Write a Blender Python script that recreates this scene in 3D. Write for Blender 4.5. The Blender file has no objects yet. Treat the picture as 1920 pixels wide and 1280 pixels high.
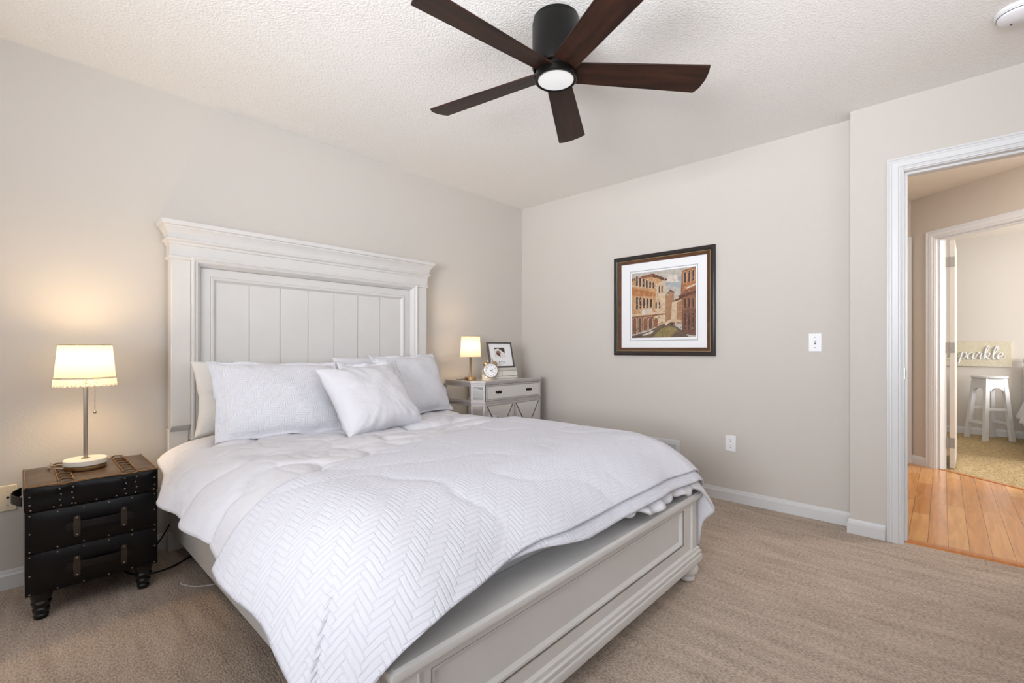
import bpy, bmesh, math, random
from mathutils import Vector, Matrix, noise

random.seed(7)
SC = bpy.context.scene
COL = SC.collection
PI = math.pi
R = math.radians

# ------------------------------------------------------------------ camera, world, light, exposure
cam_d = bpy.data.cameras.new('camera')
cam = bpy.data.objects.new('camera', cam_d)
COL.objects.link(cam)
cam.location = (-3.4218, -3.0486, 1.0679)
cam.rotation_euler = (R(90), 0, R(42.92 - 90))
cam_d.sensor_width = 36
cam_d.sensor_fit = 'HORIZONTAL'
cam_d.lens = 36 * 868.45 / 1920
cam_d.shift_y = 12.9 / 1920
cam_d.clip_start = 0.02
SC.camera = cam

SC.view_settings.view_transform = 'Standard'
SC.view_settings.look = 'None'
SC.view_settings.gamma = 1
SC.view_settings.exposure = 0.34
try:
    SC.view_settings.use_curve_mapping = False
except Exception:
    pass

world = bpy.data.worlds.new('world')
SC.world = world
world.use_nodes = True
wn = world.node_tree.nodes
wn['Background'].inputs[0].default_value = (0.75, 0.87, 1.0, 1)
wn['Background'].inputs[1].default_value = 1.2


def area(name, loc, target, sx, sy, power, color=(1, 1, 1), spread=180):
    d = bpy.data.lights.new(name, 'AREA')
    d.shape = 'RECTANGLE'
    d.size, d.size_y = sx, sy
    d.energy = power
    d.color = color
    d.spread = R(spread)
    o = bpy.data.objects.new(name, d)
    COL.objects.link(o)
    o.location = loc
    o.rotation_euler = (Vector(target) - Vector(loc)).to_track_quat('-Z', 'Y').to_euler()
    return o


# daylight through the windows of the bedroom and the far bedroom, plus an unseen hall fill
# (area lights added inside both bedroom windows, aimed up to brighten the ceiling)
area('daylight_left', (-5.15, -2.9, 1.45), (-1.1, -1.9, 2.75), 1.5, 1.2, 47, (0.93, 0.955, 1.0), 95)
area('daylight_left_wide', (-5.15, -2.0, 1.45), (-2.7, -1.1, 2.6), 1.2, 1.2, 6, (0.93, 0.955, 1.0), 110)
area('daylight_back', (-1.6, -3.80, 1.60), (-1.6, -1.5, 2.7), 1.4, 1.1, 4.5, (0.93, 0.955, 1.0), 130)
area('daylight_back_wide', (-3.0, -3.80, 1.60), (-2.4, -0.9, 2.7), 1.4, 1.1, 3.2, (0.93, 0.955, 1.0), 90)
hl = bpy.data.lights.new('hall_fill', 'POINT')  # added fill without a fixture, brightens the hall walls and ceiling
hl.energy = 30
hl.color = (1.0, 0.96, 0.92)
hl.shadow_soft_size = 0.14
hlo = bpy.data.objects.new('hall_fill', hl)
COL.objects.link(hlo)
hlo.location = (0.55, -4.0, 2.05)
area('daylight_far_room', (3.2, -6.3, 1.5), (3.6, 0, 1.2), 1.8, 1.5, 100, (1.0, 0.98, 0.95))


# ------------------------------------------------------------------ materials
def lin(c):
    c = c / 255.0
    return c / 12.92 if c <= 0.04045 else ((c + 0.055) / 1.055) ** 2.4


def rgb(r, g, b):
    return (lin(r), lin(g), lin(b), 1)


def mat(name, col, rough=0.6, metal=0.0, spec=0.4, bump=None, vary=None, emit=None, trans=None, coat=0, sheen=0):
    """bump=(scale, distance, detail[, stretch]); vary=(scale, second colour, contrast, stretch)"""
    m = bpy.data.materials.new(name)
    m.use_nodes = True
    nt = m.node_tree
    b = nt.nodes['Principled BSDF']
    b.inputs['Base Color'].default_value = col
    b.inputs['Roughness'].default_value = rough
    b.inputs['Metallic'].default_value = metal
    b.inputs['Specular IOR Level'].default_value = spec
    if coat:
        b.inputs['Coat Weight'].default_value = coat
        b.inputs['Coat Roughness'].default_value = 0.15
    if sheen:
        b.inputs['Sheen Weight'].default_value = sheen
    tc = None
    if bump or vary:
        tc = nt.nodes.new('ShaderNodeTexCoord')

    def noisetex(scale, detail, stretch):
        n = nt.nodes.new('ShaderNodeTexNoise')
        n.inputs['Scale'].default_value = scale
        n.inputs['Detail'].default_value = detail
        src = tc.outputs['Object']
        if stretch:
            mp = nt.nodes.new('ShaderNodeMapping')
            mp.inputs['Scale'].default_value = stretch
            nt.links.new(src, mp.inputs[0])
            src = mp.outputs[0]
        nt.links.new(src, n.inputs['Vector'])
        return n.outputs['Fac']
    if vary:
        f = noisetex(vary[0], 4, vary[3] if len(vary) > 3 else None)
        rp = nt.nodes.new('ShaderNodeValToRGB')
        k = vary[2]
        rp.color_ramp.elements[0].position = 0.5 - k
        rp.color_ramp.elements[1].position = 0.5 + k
        rp.color_ramp.elements[0].color = col
        rp.color_ramp.elements[1].color = vary[1]
        nt.links.new(f, rp.inputs[0])
        nt.links.new(rp.outputs[0], b.inputs['Base Color'])
    if bump:
        f = noisetex(bump[0], bump[2] if len(bump) > 2 else 3, bump[3] if len(bump) > 3 else None)
        bp = nt.nodes.new('ShaderNodeBump')
        bp.inputs['Distance'].default_value = bump[1]
        bp.inputs['Strength'].default_value = 1.0
        nt.links.new(f, bp.inputs['Height'])
        nt.links.new(bp.outputs[0], b.inputs['Normal'])
    if emit:
        b.inputs['Emission Color'].default_value = emit[0]
        b.inputs['Emission Strength'].default_value = emit[1]
    if trans:
        b.inputs['Transmission Weight'].default_value = trans
    return m


def math_node(nt, op, a, b=None, c=None):
    n = nt.nodes.new('ShaderNodeMath')
    n.operation = op
    for i, v in enumerate((a, b, c)):
        if v is None:
            continue
        if isinstance(v, (int, float)):
            n.inputs[i].default_value = v
        else:
            nt.links.new(v, n.inputs[i])
    return n.outputs[0]


def quilt_mat(name, col, w, nb, dist, rough=0.8):
    """white cotton stitched in a stepped herringbone of bars w wide and nb*w long, on the cloth's own UVs (metres)"""
    m = mat(name, col, rough, spec=0.2)
    nt = m.node_tree
    uv = nt.nodes.new('ShaderNodeUVMap')
    sp = nt.nodes.new('ShaderNodeSeparateXYZ')
    nz = nt.nodes.new('ShaderNodeTexNoise')
    nz.inputs['Scale'].default_value = 18
    nt.links.new(uv.outputs[0], nz.inputs['Vector'])
    nt.links.new(uv.outputs[0], sp.inputs[0])
    wob = math_node(nt, 'MULTIPLY', math_node(nt, 'SUBTRACT', nz.outputs['Fac'], 0.5), 0.7)
    x = math_node(nt, 'ADD', math_node(nt, 'DIVIDE', sp.outputs[0], w), wob)
    y = math_node(nt, 'SUBTRACT', math_node(nt, 'DIVIDE', sp.outputs[1], w), wob)
    fx = math_node(nt, 'FRACT', x)
    fy = math_node(nt, 'FRACT', y)
    d = math_node(nt, 'FLOORED_MODULO', math_node(nt, 'SUBTRACT', math_node(nt, 'FLOOR', x), math_node(nt, 'FLOOR', y)), 2.0 * nb)
    isv = math_node(nt, 'GREATER_THAN', d, nb - 0.5)                 # 1 where the bar runs along y
    inx = math_node(nt, 'SUBTRACT', 1.0, fx)
    iny = math_node(nt, 'SUBTRACT', 1.0, fy)

    def unless(v, k):                                                # v at index k, otherwise far from an edge
        return math_node(nt, 'ADD', v, math_node(nt, 'SUBTRACT', 1.0, math_node(nt, 'COMPARE', d, float(k), 0.4)))
    hd = math_node(nt, 'MINIMUM', math_node(nt, 'MINIMUM', fy, iny), math_node(nt, 'MINIMUM', unless(fx, 0), unless(inx, nb - 1)))
    vd = math_node(nt, 'MINIMUM', math_node(nt, 'MINIMUM', fx, inx), math_node(nt, 'MINIMUM', unless(fy, 2 * nb - 1), unless(iny, nb)))
    e = math_node(nt, 'ADD', math_node(nt, 'MULTIPLY', vd, isv), math_node(nt, 'MULTIPLY', hd, math_node(nt, 'SUBTRACT', 1.0, isv)))
    g = math_node(nt, 'POWER', math_node(nt, 'MINIMUM', math_node(nt, 'MULTIPLY', e, 4.2), 1.0), 0.6)
    nz2 = nt.nodes.new('ShaderNodeTexNoise')
    nz2.inputs['Scale'].default_value = 1.6 / w
    nt.links.new(uv.outputs[0], nz2.inputs['Vector'])
    hgt = math_node(nt, 'ADD', g, math_node(nt, 'MULTIPLY', nz2.outputs['Fac'], 0.9))
    bp = nt.nodes.new('ShaderNodeBump')
    bp.inputs['Distance'].default_value = dist
    nt.links.new(hgt, bp.inputs['Height'])
    nt.links.new(bp.outputs[0], nt.nodes['Principled BSDF'].inputs['Normal'])
    return m


def plank_mat(name, cols, w, length, rough):
    m = mat(name, cols[0], rough, spec=0.5)
    nt = m.node_tree
    b = nt.nodes['Principled BSDF']
    tc = nt.nodes.new('ShaderNodeTexCoord')
    br = nt.nodes.new('ShaderNodeTexBrick')
    br.inputs['Scale'].default_value = 1
    br.inputs['Brick Width'].default_value = length
    br.inputs['Row Height'].default_value = w
    br.inputs['Mortar Size'].default_value = 0.0012
    br.inputs['Mortar'].default_value = rgb(120, 72, 34)
    br.inputs['Color1'].default_value = cols[0]
    br.inputs['Color2'].default_value = cols[1]
    br.offset = 0.37
    br.offset_frequency = 3
    br.inputs['Bias'].default_value = 0.0
    nt.links.new(tc.outputs['Object'], br.inputs['Vector'])
    mp = nt.nodes.new('ShaderNodeMapping')
    mp.inputs['Scale'].default_value = (2.2, 26, 1)
    nz = nt.nodes.new('ShaderNodeTexNoise')
    nz.inputs['Scale'].default_value = 1.5
    nz.inputs['Detail'].default_value = 5
    nz.inputs['Distortion'].default_value = 0.8
    nt.links.new(tc.outputs['Object'], mp.inputs[0])
    nt.links.new(mp.outputs[0], nz.inputs['Vector'])
    rp = nt.nodes.new('ShaderNodeValToRGB')
    rp.color_ramp.elements[0].position = 0.3
    rp.color_ramp.elements[1].position = 0.75
    rp.color_ramp.elements[0].color = (0.62, 0.55, 0.48, 1)
    rp.color_ramp.elements[1].color = (1, 1, 1, 1)
    nt.links.new(nz.outputs['Fac'], rp.inputs[0])
    mx = nt.nodes.new('ShaderNodeMix')
    mx.data_type = 'RGBA'
    mx.blend_type = 'MULTIPLY'
    mx.inputs['Factor'].default_value = 0.7
    nt.links.new(br.outputs['Color'], mx.inputs['A'])
    nt.links.new(rp.outputs[0], mx.inputs['B'])
    nt.links.new(mx.outputs['Result'], b.inputs['Base Color'])
    return m


def shade_mat(name, col):
    m = bpy.data.materials.new(name)
    m.use_nodes = True
    nt = m.node_tree
    nt.nodes.remove(nt.nodes['Principled BSDF'])
    d = nt.nodes.new('ShaderNodeBsdfDiffuse')
    t = nt.nodes.new('ShaderNodeBsdfTranslucent')
    d.inputs[0].default_value = col
    t.inputs[0].default_value = col
    mx = nt.nodes.new('ShaderNodeMixShader')
    mx.inputs[0].default_value = 0.55
    nt.links.new(d.outputs[0], mx.inputs[1])
    nt.links.new(t.outputs[0], mx.inputs[2])
    nt.links.new(mx.outputs[0], nt.nodes['Material Output'].inputs[0])
    return m


def carpet_mat(name, dark, light, fib, fst, big):
    m = mat(name, dark, 0.95, spec=0.05, bump=(fib, 0.007, 3, fst) if fst else (fib, 0.012, 3))
    nt = m.node_tree
    tc = nt.nodes.new('ShaderNodeTexCoord')

    def nz(scale, st, detail):
        n_ = nt.nodes.new('ShaderNodeTexNoise')
        n_.inputs['Scale'].default_value = scale
        n_.inputs['Detail'].default_value = detail
        mp = nt.nodes.new('ShaderNodeMapping')
        mp.inputs['Scale'].default_value = st or (1, 1, 1)
        nt.links.new(tc.outputs['Object'], mp.inputs[0])
        nt.links.new(mp.outputs[0], n_.inputs['Vector'])
        return n_.outputs['Fac']
    a = nz(fib, fst, 2)
    b_ = nz(big[0], big[1], 4)
    f = math_node(nt, 'ADD', math_node(nt, 'MULTIPLY', a, 0.65), math_node(nt, 'MULTIPLY', b_, 0.35))
    rp = nt.nodes.new('ShaderNodeValToRGB')
    rp.color_ramp.elements[0].position = 0.36
    rp.color_ramp.elements[1].position = 0.62
    rp.color_ramp.elements[0].color = dark
    rp.color_ramp.elements[1].color = light
    nt.links.new(f, rp.inputs[0])
    nt.links.new(rp.outputs[0], nt.nodes['Principled BSDF'].inputs['Base Color'])
    return m


M = {}
M['wall'] = mat('wall_paint', rgb(206, 200, 193), 0.75, spec=0.25, bump=(90, 0.0006, 4))
M['hallwall'] = mat('hall_wall_paint', rgb(196, 186, 175), 0.7, spec=0.25, bump=(90, 0.0006, 4))
M['ceil'] = mat('ceiling_texture', rgb(245, 242, 238), 0.9, spec=0.1, bump=(105, 0.0036, 5))
M['trim'] = mat('white_trim', rgb(216, 216, 217), 0.35, spec=0.45)
M['carpet'] = carpet_mat('taupe_carpet', rgb(160, 143, 130), rgb(212, 195, 180), 170, (1.0, 0.5, 1), (22, (1.0, 0.16, 1)))
M['carpet2'] = carpet_mat('tan_carpet', rgb(160, 136, 98), rgb(214, 194, 156), 80, None, (30, None))
M['planks'] = plank_mat('honey_oak_planks', [rgb(232, 176, 108), rgb(214, 146, 76)], 0.083, 0.9, 0.2)
M['strip'] = mat('oak_strip', rgb(206, 136, 72), 0.3, vary=(8, rgb(178, 108, 52), 0.3, (1, 6, 1)))
M['bedwhite'] = mat('antique_white_paint', rgb(218, 216, 214), 0.42, spec=0.4, bump=(40, 0.0004, 3),
                    vary=(5, rgb(210, 207, 204), 0.35, (1, 1, 1)))
M['glaze'] = mat('brown_glaze_line', rgb(150, 142, 134), 0.6)
M['linen'] = mat('white_cotton', rgb(215, 214, 219), 0.85, spec=0.15, bump=(28, 0.004, 3))
M['linen_smooth'] = mat('ivory_cotton', rgb(220, 217, 213), 0.85, spec=0.15, bump=(20, 0.004, 3))
M['quilt'] = quilt_mat('white_quilted_cotton', rgb(213, 213, 221), 0.0150, 4, 0.0012)
M['sham'] = quilt_mat('white_quilted_sham', rgb(221, 221, 227), 0.0115, 4, 0.0013)
M['mattress'] = mat('mattress_ticking', rgb(215, 214, 216), 0.9)
M['leather'] = mat('black_leather', rgb(12, 10, 12), 0.30, spec=0.28, bump=(220, 0.0008, 3))
M['leathertop'] = mat('worn_brown_leather', rgb(58, 44, 34), 0.33, spec=0.5, bump=(60, 0.0015, 4),
                      vary=(9, rgb(84, 63, 44), 0.25))
M['strap'] = mat('dark_strap_leather', rgb(27, 22, 23), 0.45, spec=0.3, bump=(160, 0.001, 3))
M['lace_leather'] = mat('brown_lacing', rgb(92, 68, 46), 0.5, bump=(160, 0.001))
M['stitch'] = mat('tan_stitching', rgb(136, 104, 70), 0.7)
M['nail'] = mat('antique_brass_nail', rgb(190, 170, 150), 0.3, metal=1.0)
M['buckle'] = mat('dark_bronze_clasp', rgb(82, 74, 68), 0.4, metal=0.9)
M['turned'] = mat('black_turned_wood', rgb(20, 18, 19), 0.25, spec=0.5)
M['brass'] = mat('brushed_brass', rgb(190, 160, 120), 0.28, metal=1.0)
M['steel'] = mat('brushed_nickel', rgb(176, 166, 152), 0.3, metal=1.0)
M['hingemetal'] = mat('satin_nickel_hinge', rgb(150, 144, 136), 0.5, metal=0.8)
M['marble'] = mat('white_marble', rgb(235, 230, 222), 0.3, vary=(9, rgb(214, 206, 196), 0.3))
M['shade'] = shade_mat('cream_lampshade', (0.265, 0.255, 0.215, 1))
M['shade2'] = shade_mat('white_lampshade', (0.42, 0.40, 0.37, 1))
M['lace'] = shade_mat('white_lace', (0.72, 0.70, 0.66, 1))
M['mirror'] = mat('mirror_glass', (0.86, 0.87, 0.88, 1), 0.04, metal=1.0)
M['silver'] = mat('silver_leaf_wood', rgb(196, 192, 190), 0.35, metal=0.35, vary=(30, rgb(180, 174, 172), 0.3))
M['silverdk'] = mat('tarnished_silver_line', rgb(92, 88, 88), 0.45, metal=0.5)
M['knob'] = mat('black_iron_knob', rgb(28, 28, 32), 0.4, metal=0.4)
M['paper'] = mat('cream_pages', rgb(226, 222, 212), 0.8)
M['bookgrey'] = mat('pale_linen_cover', rgb(212, 206, 196), 0.7, bump=(200, 0.0004))
M['black'] = mat('black_plastic', rgb(16, 16, 17), 0.45)
M['darkframe'] = mat('black_bronze_frame', rgb(38, 31, 28), 0.35, spec=0.5)
M['woodframe'] = mat('mahogany_frame_lip', rgb(104, 66, 38), 0.4, vary=(14, rgb(70, 44, 28), 0.3))
M['goldlip'] = mat('worn_gold_lip', rgb(176, 158, 120), 0.35, metal=0.6)
M['matboard'] = mat('white_mat_board', rgb(236, 236, 238), 0.6)
M['matgrey'] = mat('grey_mat_bevel', rgb(176, 178, 182), 0.6)
M['plastic'] = mat('white_plastic', rgb(240, 240, 243), 0.35, spec=0.5)
M['plasticbeige'] = mat('ivory_plastic', rgb(226, 214, 190), 0.4, spec=0.5)
M['slot'] = mat('dark_slot', rgb(40, 38, 40), 0.6)
M['ventdark'] = mat('dark_duct', rgb(70, 68, 70), 0.8)
M['fanblack'] = mat('matte_black_metal', rgb(13, 12, 11), 0.36, metal=0.2, spec=0.3)
M['walnut'] = mat('dark_walnut_blade', rgb(28, 18, 14), 0.45, spec=0.25, vary=(3.0, rgb(62, 36, 25), 0.22, (1.0, 9, 1)))
M['lens'] = mat('frosted_light_lens', rgb(240, 240, 240), 0.5, emit=((1, 0.98, 0.96, 1), 0.10))
M['glass'] = mat('window_glass', (1, 1, 1, 1), 0.02, trans=1.0)
M['cord'] = mat('black_cord', rgb(14, 14, 14), 0.5)
M['cordwhite'] = mat('white_cord', rgb(214, 212, 210), 0.5)
M['glitter'] = mat('champagne_glitter', rgb(196, 188, 164), 0.5, metal=0.3, bump=(300, 0.004, 2), vary=(150, rgb(226, 220, 200), 0.2))
M['doorpaint'] = mat('greige_door_paint', rgb(214, 206, 196), 0.4)
M['hallceil'] = mat('hall_ceiling', rgb(222, 215, 206), 0.9)

# ------------------------------------------------------------------ mesh builder
ORG = {}


class MB:
    def __init__(self):
        self.v, self.f, self.m, self.uv = [], [], [], None

    def add(self, vs, fs, m=0):
        o = len(self.v)
        self.v += [tuple(v) for v in vs]
        for f in fs:
            self.f.append(tuple(i + o for i in f))
            self.m.append(m)
        return self

    def box(self, x0, x1, y0, y1, z0, z1, m=0):
        x0, x1 = sorted((x0, x1)); y0, y1 = sorted((y0, y1)); z0, z1 = sorted((z0, z1))
        vs = [(x0, y0, z0), (x1, y0, z0), (x1, y1, z0), (x0, y1, z0), (x0, y0, z1), (x1, y0, z1), (x1, y1, z1), (x0, y1, z1)]
        return self.add(vs, [(0, 3, 2, 1), (4, 5, 6, 7), (0, 1, 5, 4), (1, 2, 6, 5), (2, 3, 7, 6), (3, 0, 4, 7)], m)

    def poly(self, pts, h, m=0, axis='z', base=0.0):
        """extrude a 2-D polygon along an axis from base to base+h"""
        n = len(pts)

        def P(a, b, c):
            return {'z': (a, b, c), 'y': (a, c, b), 'x': (c, a, b)}[axis]
        vs = [P(a, b, base) for a, b in pts] + [P(a, b, base + h) for a, b in pts]
        fs = [tuple(range(n))[::-1], tuple(range(n, 2 * n))]
        fs += [(i, (i + 1) % n, n + (i + 1) % n, n + i) for i in range(n)]
        return self.add(vs, fs, m)

    def lathe(self, prof, c=(0, 0, 0), seg=32, m=0, sx=1, sy=1, mtx=None, cap=True):
        vs, fs = [], []
        n = len(prof)
        for r, z in prof:
            for k in range(seg):
                a = 2 * PI * k / seg
                p = Vector((r * math.cos(a) * sx, r * math.sin(a) * sy, z))
                if mtx is not None:
                    p = mtx @ p
                vs.append((p.x + c[0], p.y + c[1], p.z + c[2]))
        for i in range(n - 1):
            for k in range(seg):
                k2 = (k + 1) % seg
                fs.append((i * seg + k, i * seg + k2, (i + 1) * seg + k2, (i + 1) * seg + k))
        if cap and prof[0][0] > 1e-6:
            fs.append(tuple(range(seg))[::-1])
        if cap and prof[-1][0] > 1e-6:
            fs.append(tuple(range((n - 1) * seg, n * seg)))
        return self.add(vs, fs, m)

    def tube(self, pts, r, seg=8, m=0, closed=False, flat=1.0):
        pts = [Vector(p) for p in pts]
        n = len(pts)
        vs, fs = [], []
        up = Vector((0, 0, 1))
        rr = r if isinstance(r, (list, tuple)) else [r] * n
        prev = None
        for i in range(n):
            if closed:
                d = (pts[(i + 1) % n] - pts[i - 1]).normalized()
            else:
                d = (pts[min(i + 1, n - 1)] - pts[max(i - 1, 0)]).normalized()
            if prev is None:
                a = d.cross(up)
                if a.length < 1e-4:
                    a = d.cross(Vector((1, 0, 0)))
                a.normalize()
            else:
                a = (prev - d * prev.dot(d))
                a = a.normalized() if a.length > 1e-6 else d.orthogonal().normalized()
            prev = a
            b = d.cross(a)
            for k in range(seg):
                t = 2 * PI * k / seg
                vs.append(pts[i] + a * (math.cos(t) * rr[i]) + b * (math.sin(t) * rr[i] * flat))
        rng = n if closed else n - 1
        for i in range(rng):
            j = (i + 1) % n
            for k in range(seg):
                k2 = (k + 1) % seg
                fs.append((i * seg + k, i * seg + k2, j * seg + k2, j * seg + k))
        if not closed:
            fs.append(tuple(range(seg))[::-1])
            fs.append(tuple(range((n - 1) * seg, n * seg)))
        return self.add(vs, fs, m)

    def ball(self, c, r, seg=10, m=0, sx=1, sy=1, sz=1):
        prof = [(0.0, -r * sz)] + [(r * math.sin(PI * i / 6), -r * sz * math.cos(PI * i / 6)) for i in range(1, 6)] + [(0.0, r * sz)]
        return self.lathe(prof, c, seg, m, sx, sy)

    def frame(self, fn, a0, a1, b0, b1, prof, m=0):
        """mitred rectangular moulding; prof = [(inset, height)], fn(a, b, h) -> point"""
        vs, fs = [], []
        for ins, hgt in prof:
            vs += [fn(a0 + ins, b0 + ins, hgt), fn(a1 - ins, b0 + ins, hgt), fn(a1 - ins, b1 - ins, hgt), fn(a0 + ins, b1 - ins, hgt)]
        for i in range(len(prof) - 1):
            for k in range(4):
                k2 = (k + 1) % 4
                fs.append((i * 4 + k, i * 4 + k2, i * 4 + 4 + k2, i * 4 + 4 + k))
        return self.add(vs, fs, m)

    def arch(self, fn, a0, a1, b0, b1, prof, m=0):
        """three-sided casing round an opening a0..a1 up to b1; prof = [(offset outwards, height)]"""
        vs, fs = [], []
        for off, hgt in prof:
            vs += [fn(a0 - off, b0, hgt), fn(a0 - off, b1 + off, hgt), fn(a1 + off, b1 + off, hgt), fn(a1 + off, b0, hgt)]
        for i in range(len(prof) - 1):
            for k in range(3):
                fs.append((i * 4 + k, i * 4 + k + 1, i * 4 + 5 + k, i * 4 + 4 + k))
        return self.add(vs, fs, m)

    def xf(self, mtx, start=0):
        for i in range(start, len(self.v)):
            self.v[i] = tuple(mtx @ Vector(self.v[i]))
        return self

    def build(self, name, mats, parent=None, local=False, bevel=0, seg=2, smooth=35, subsurf=0, solid=0, recalc=True):
        org = Vector((0, 0, 0))
        if parent is not None and not local:
            org = ORG.get(parent.name, Vector((0, 0, 0)))
        me = bpy.data.meshes.new(name)
        me.from_pydata([tuple(Vector(v) - org) for v in self.v], [], self.f)
        if not isinstance(mats, (list, tuple)):
            mats = [mats]
        for x in mats:
            me.materials.append(x)
        me.polygons.foreach_set('material_index', self.m)
        if self.uv:
            ul = me.uv_layers.new(name='UVMap')
            for l in me.loops:
                ul.data[l.index].uv = self.uv[l.vertex_index]
        if recalc:
            bm = bmesh.new()
            bm.from_mesh(me)
            bmesh.ops.recalc_face_normals(bm, faces=bm.faces)
            bm.to_mesh(me)
            bm.free()
        me.update()
        if smooth:
            me.polygons.foreach_set('use_smooth', [True] * len(me.polygons))
            if smooth < 180:
                me.set_sharp_from_angle(angle=R(smooth))
        o = bpy.data.objects.new(name, me)
        COL.objects.link(o)
        if parent is not None:
            o.parent = parent
            ORG[o.name] = org
        if solid:
            md = o.modifiers.new('thickness', 'SOLIDIFY')
            md.thickness = solid
            md.offset = 0
        if bevel:
            md = o.modifiers.new('bevel', 'BEVEL')
            md.width = bevel
            md.segments = seg
            md.limit_method = 'ANGLE'
            md.angle_limit = R(40)
        if subsurf:
            md = o.modifiers.new('subsurf', 'SUBSURF')
            md.levels = md.render_levels = subsurf
        return o


def tag(o, label, cat, group=None):
    o['label'] = label
    o['category'] = cat
    if group:
        o['group'] = group
    return o


def thing(name, label, cat, loc=(0, 0, 0), rotz=0, group=None):
    o = bpy.data.objects.new(name, None)
    o.empty_display_size = 0.1
    COL.objects.link(o)
    o.location = loc
    o.rotation_euler = (0, 0, rotz)
    ORG[o.name] = Vector(loc)
    return tag(o, label, cat, group)


def struct(name, mb, m, parent=None, **k):
    o = mb.build(name, m, parent, **k)
    if parent is None:
        o['kind'] = 'structure'
    return o


def N(x, y, z=0.0):
    return noise.noise(Vector((x, y, z)))


# ------------------------------------------------------------------ the setting
H = 2.44
XL, YB = -5.30, -3.90          # left wall and back wall of the bedroom
BX = -0.115                    # face of the wall part that steps out beside the doorway
DY0, DY1, DZ = -3.655, -2.895, 2.035   # clear doorway
WX = 0.02                      # hall face of that wall

struct('floor', MB().box(XL, BX + 0.03, YB, 0, -0.1, 0.0).box(BX + 0.03, 0.0, -2.655, 0.0, -0.1, 0.0).box(BX + 0.03, -0.075, DY0, DY1, -0.1, 0.0), M['carpet'])
struct('ceiling', MB().box(XL, 0.12, YB, 0.1, H, H + 0.1), M['ceil'])
struct('wall_front', MB().box(XL - 0.12, 0.12, 0, 0.12, 0, H), M['wall'])
w = MB()
w.box(0, 0.12, -2.655, 0.0, 0, H)
struct('wall_right', w, M['wall'])
w = MB()
w.box(BX, WX, -2.655, DY1 + 0.02, 0, H)
w.box(BX, WX, DY0 - 0.02, DY1 + 0.02, DZ + 0.02, H)
w.box(BX, WX, YB, DY0 - 0.02, 0, H)
struct('wall_right_step', w, M['wall'])


def wall_with_window(name, axis, pos, thick, a0, a1, wa0, wa1, wz0, wz1):
    mb = MB()

    def bx(p0, p1, z0, z1):
        if axis == 'x':
            mb.box(pos - thick, pos, p0, p1, z0, z1)
        else:
            mb.box(p0, p1, pos - thick, pos, z0, z1)
    bx(a0, wa0, 0, H); bx(wa1, a1, 0, H); bx(wa0, wa1, 0, wz0); bx(wa0, wa1, wz1, H)
    return struct(name, mb, M['wall'])


wall_with_window('wall_left', 'x', XL, 0.12, YB, 0.0, -3.6, -1.7, 0.65, 2.25)
wall_with_window('wall_back', 'y', YB, 0.12, XL - 0.12, WX, -3.8, -1.2, 1.05, 2.15)


def window(name, axis, pos, a0, a1, z0, z1):
    def fn(a, b, h):
        return (pos + h, a, b) if axis == 'x' else (a, pos + h, b)
    mb = MB()
    mb.frame(fn, a0 - 0.07, a1 + 0.07, z0 - 0.07, z1 + 0.07, [(0, 0), (0, 0.018), (0.07, 0.014), (0.07, -0.12)])
    mid = (z0 + z1) / 2
    for q in (mid,):
        if axis == 'x':
            mb.box(pos - 0.09, pos - 0.05, a0, a1, q - 0.02, q + 0.02)
        else:
            mb.box(a0, a1, pos - 0.09, pos - 0.05, q - 0.02, q + 0.02)
    o = struct(name, mb, M['trim'])
    g = MB()
    if axis == 'x':
        g.box(pos - 0.075, pos - 0.07, a0, a1, z0, z1)
    else:
        g.box(a0, a1, pos - 0.075, pos - 0.07, z0, z1)
    g.build('window_pane', M['glass'], o, smooth=0)
    return o


window('window_1', 'x', XL, -3.6, -1.7, 0.65, 2.25)
window('window_2', 'y', YB, -3.8, -1.2, 1.05, 2.15)

BASE = [(0.0, 0.0), (0.014, 0.0), (0.014, 0.06), (0.009, 0.067), (0.009, 0.071), (0.005, 0.081), (0, 0.083)]


def baseboard(name, p0, p1, nrm, m=None, hscale=1.0):
    """profile swept from p0 to p1, standing out along nrm"""
    mb = MB()
    n = len(BASE)
    vs = []
    for p in (p0, p1):
        for o, z in BASE:
            vs.append((p[0] + nrm[0] * o, p[1] + nrm[1] * o, z * hscale))
    fs = [(i, i + 1, n + i + 1, n + i) for i in range(n - 1)] + [tuple(range(n)), tuple(range(n, 2 * n))]
    mb.add(vs, fs)
    return struct(name, mb, m or M['trim'], smooth=25)


baseboard('baseboard_front', (XL, 0), (0, 0), (0, -1))
baseboard('baseboard_right', (0, 0), (0, -2.655), (-1, 0))
b = MB()
n = len(BASE)
vs = []
for (x, y, dx, dy) in ((0.0, -2.655, 0, 1), (BX, -2.655, -1, 1), (BX, -2.815, -1, 0)):
    for o_, z in BASE:
        vs.append((x + dx * o_, y + dy * o_, z))
b.add(vs, [(j * n + i, j * n + i + 1, (j + 1) * n + i + 1, (j + 1) * n + i) for j in range(2) for i in range(n - 1)])
struct('baseboard_step', b, M['trim'], smooth=25)

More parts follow.
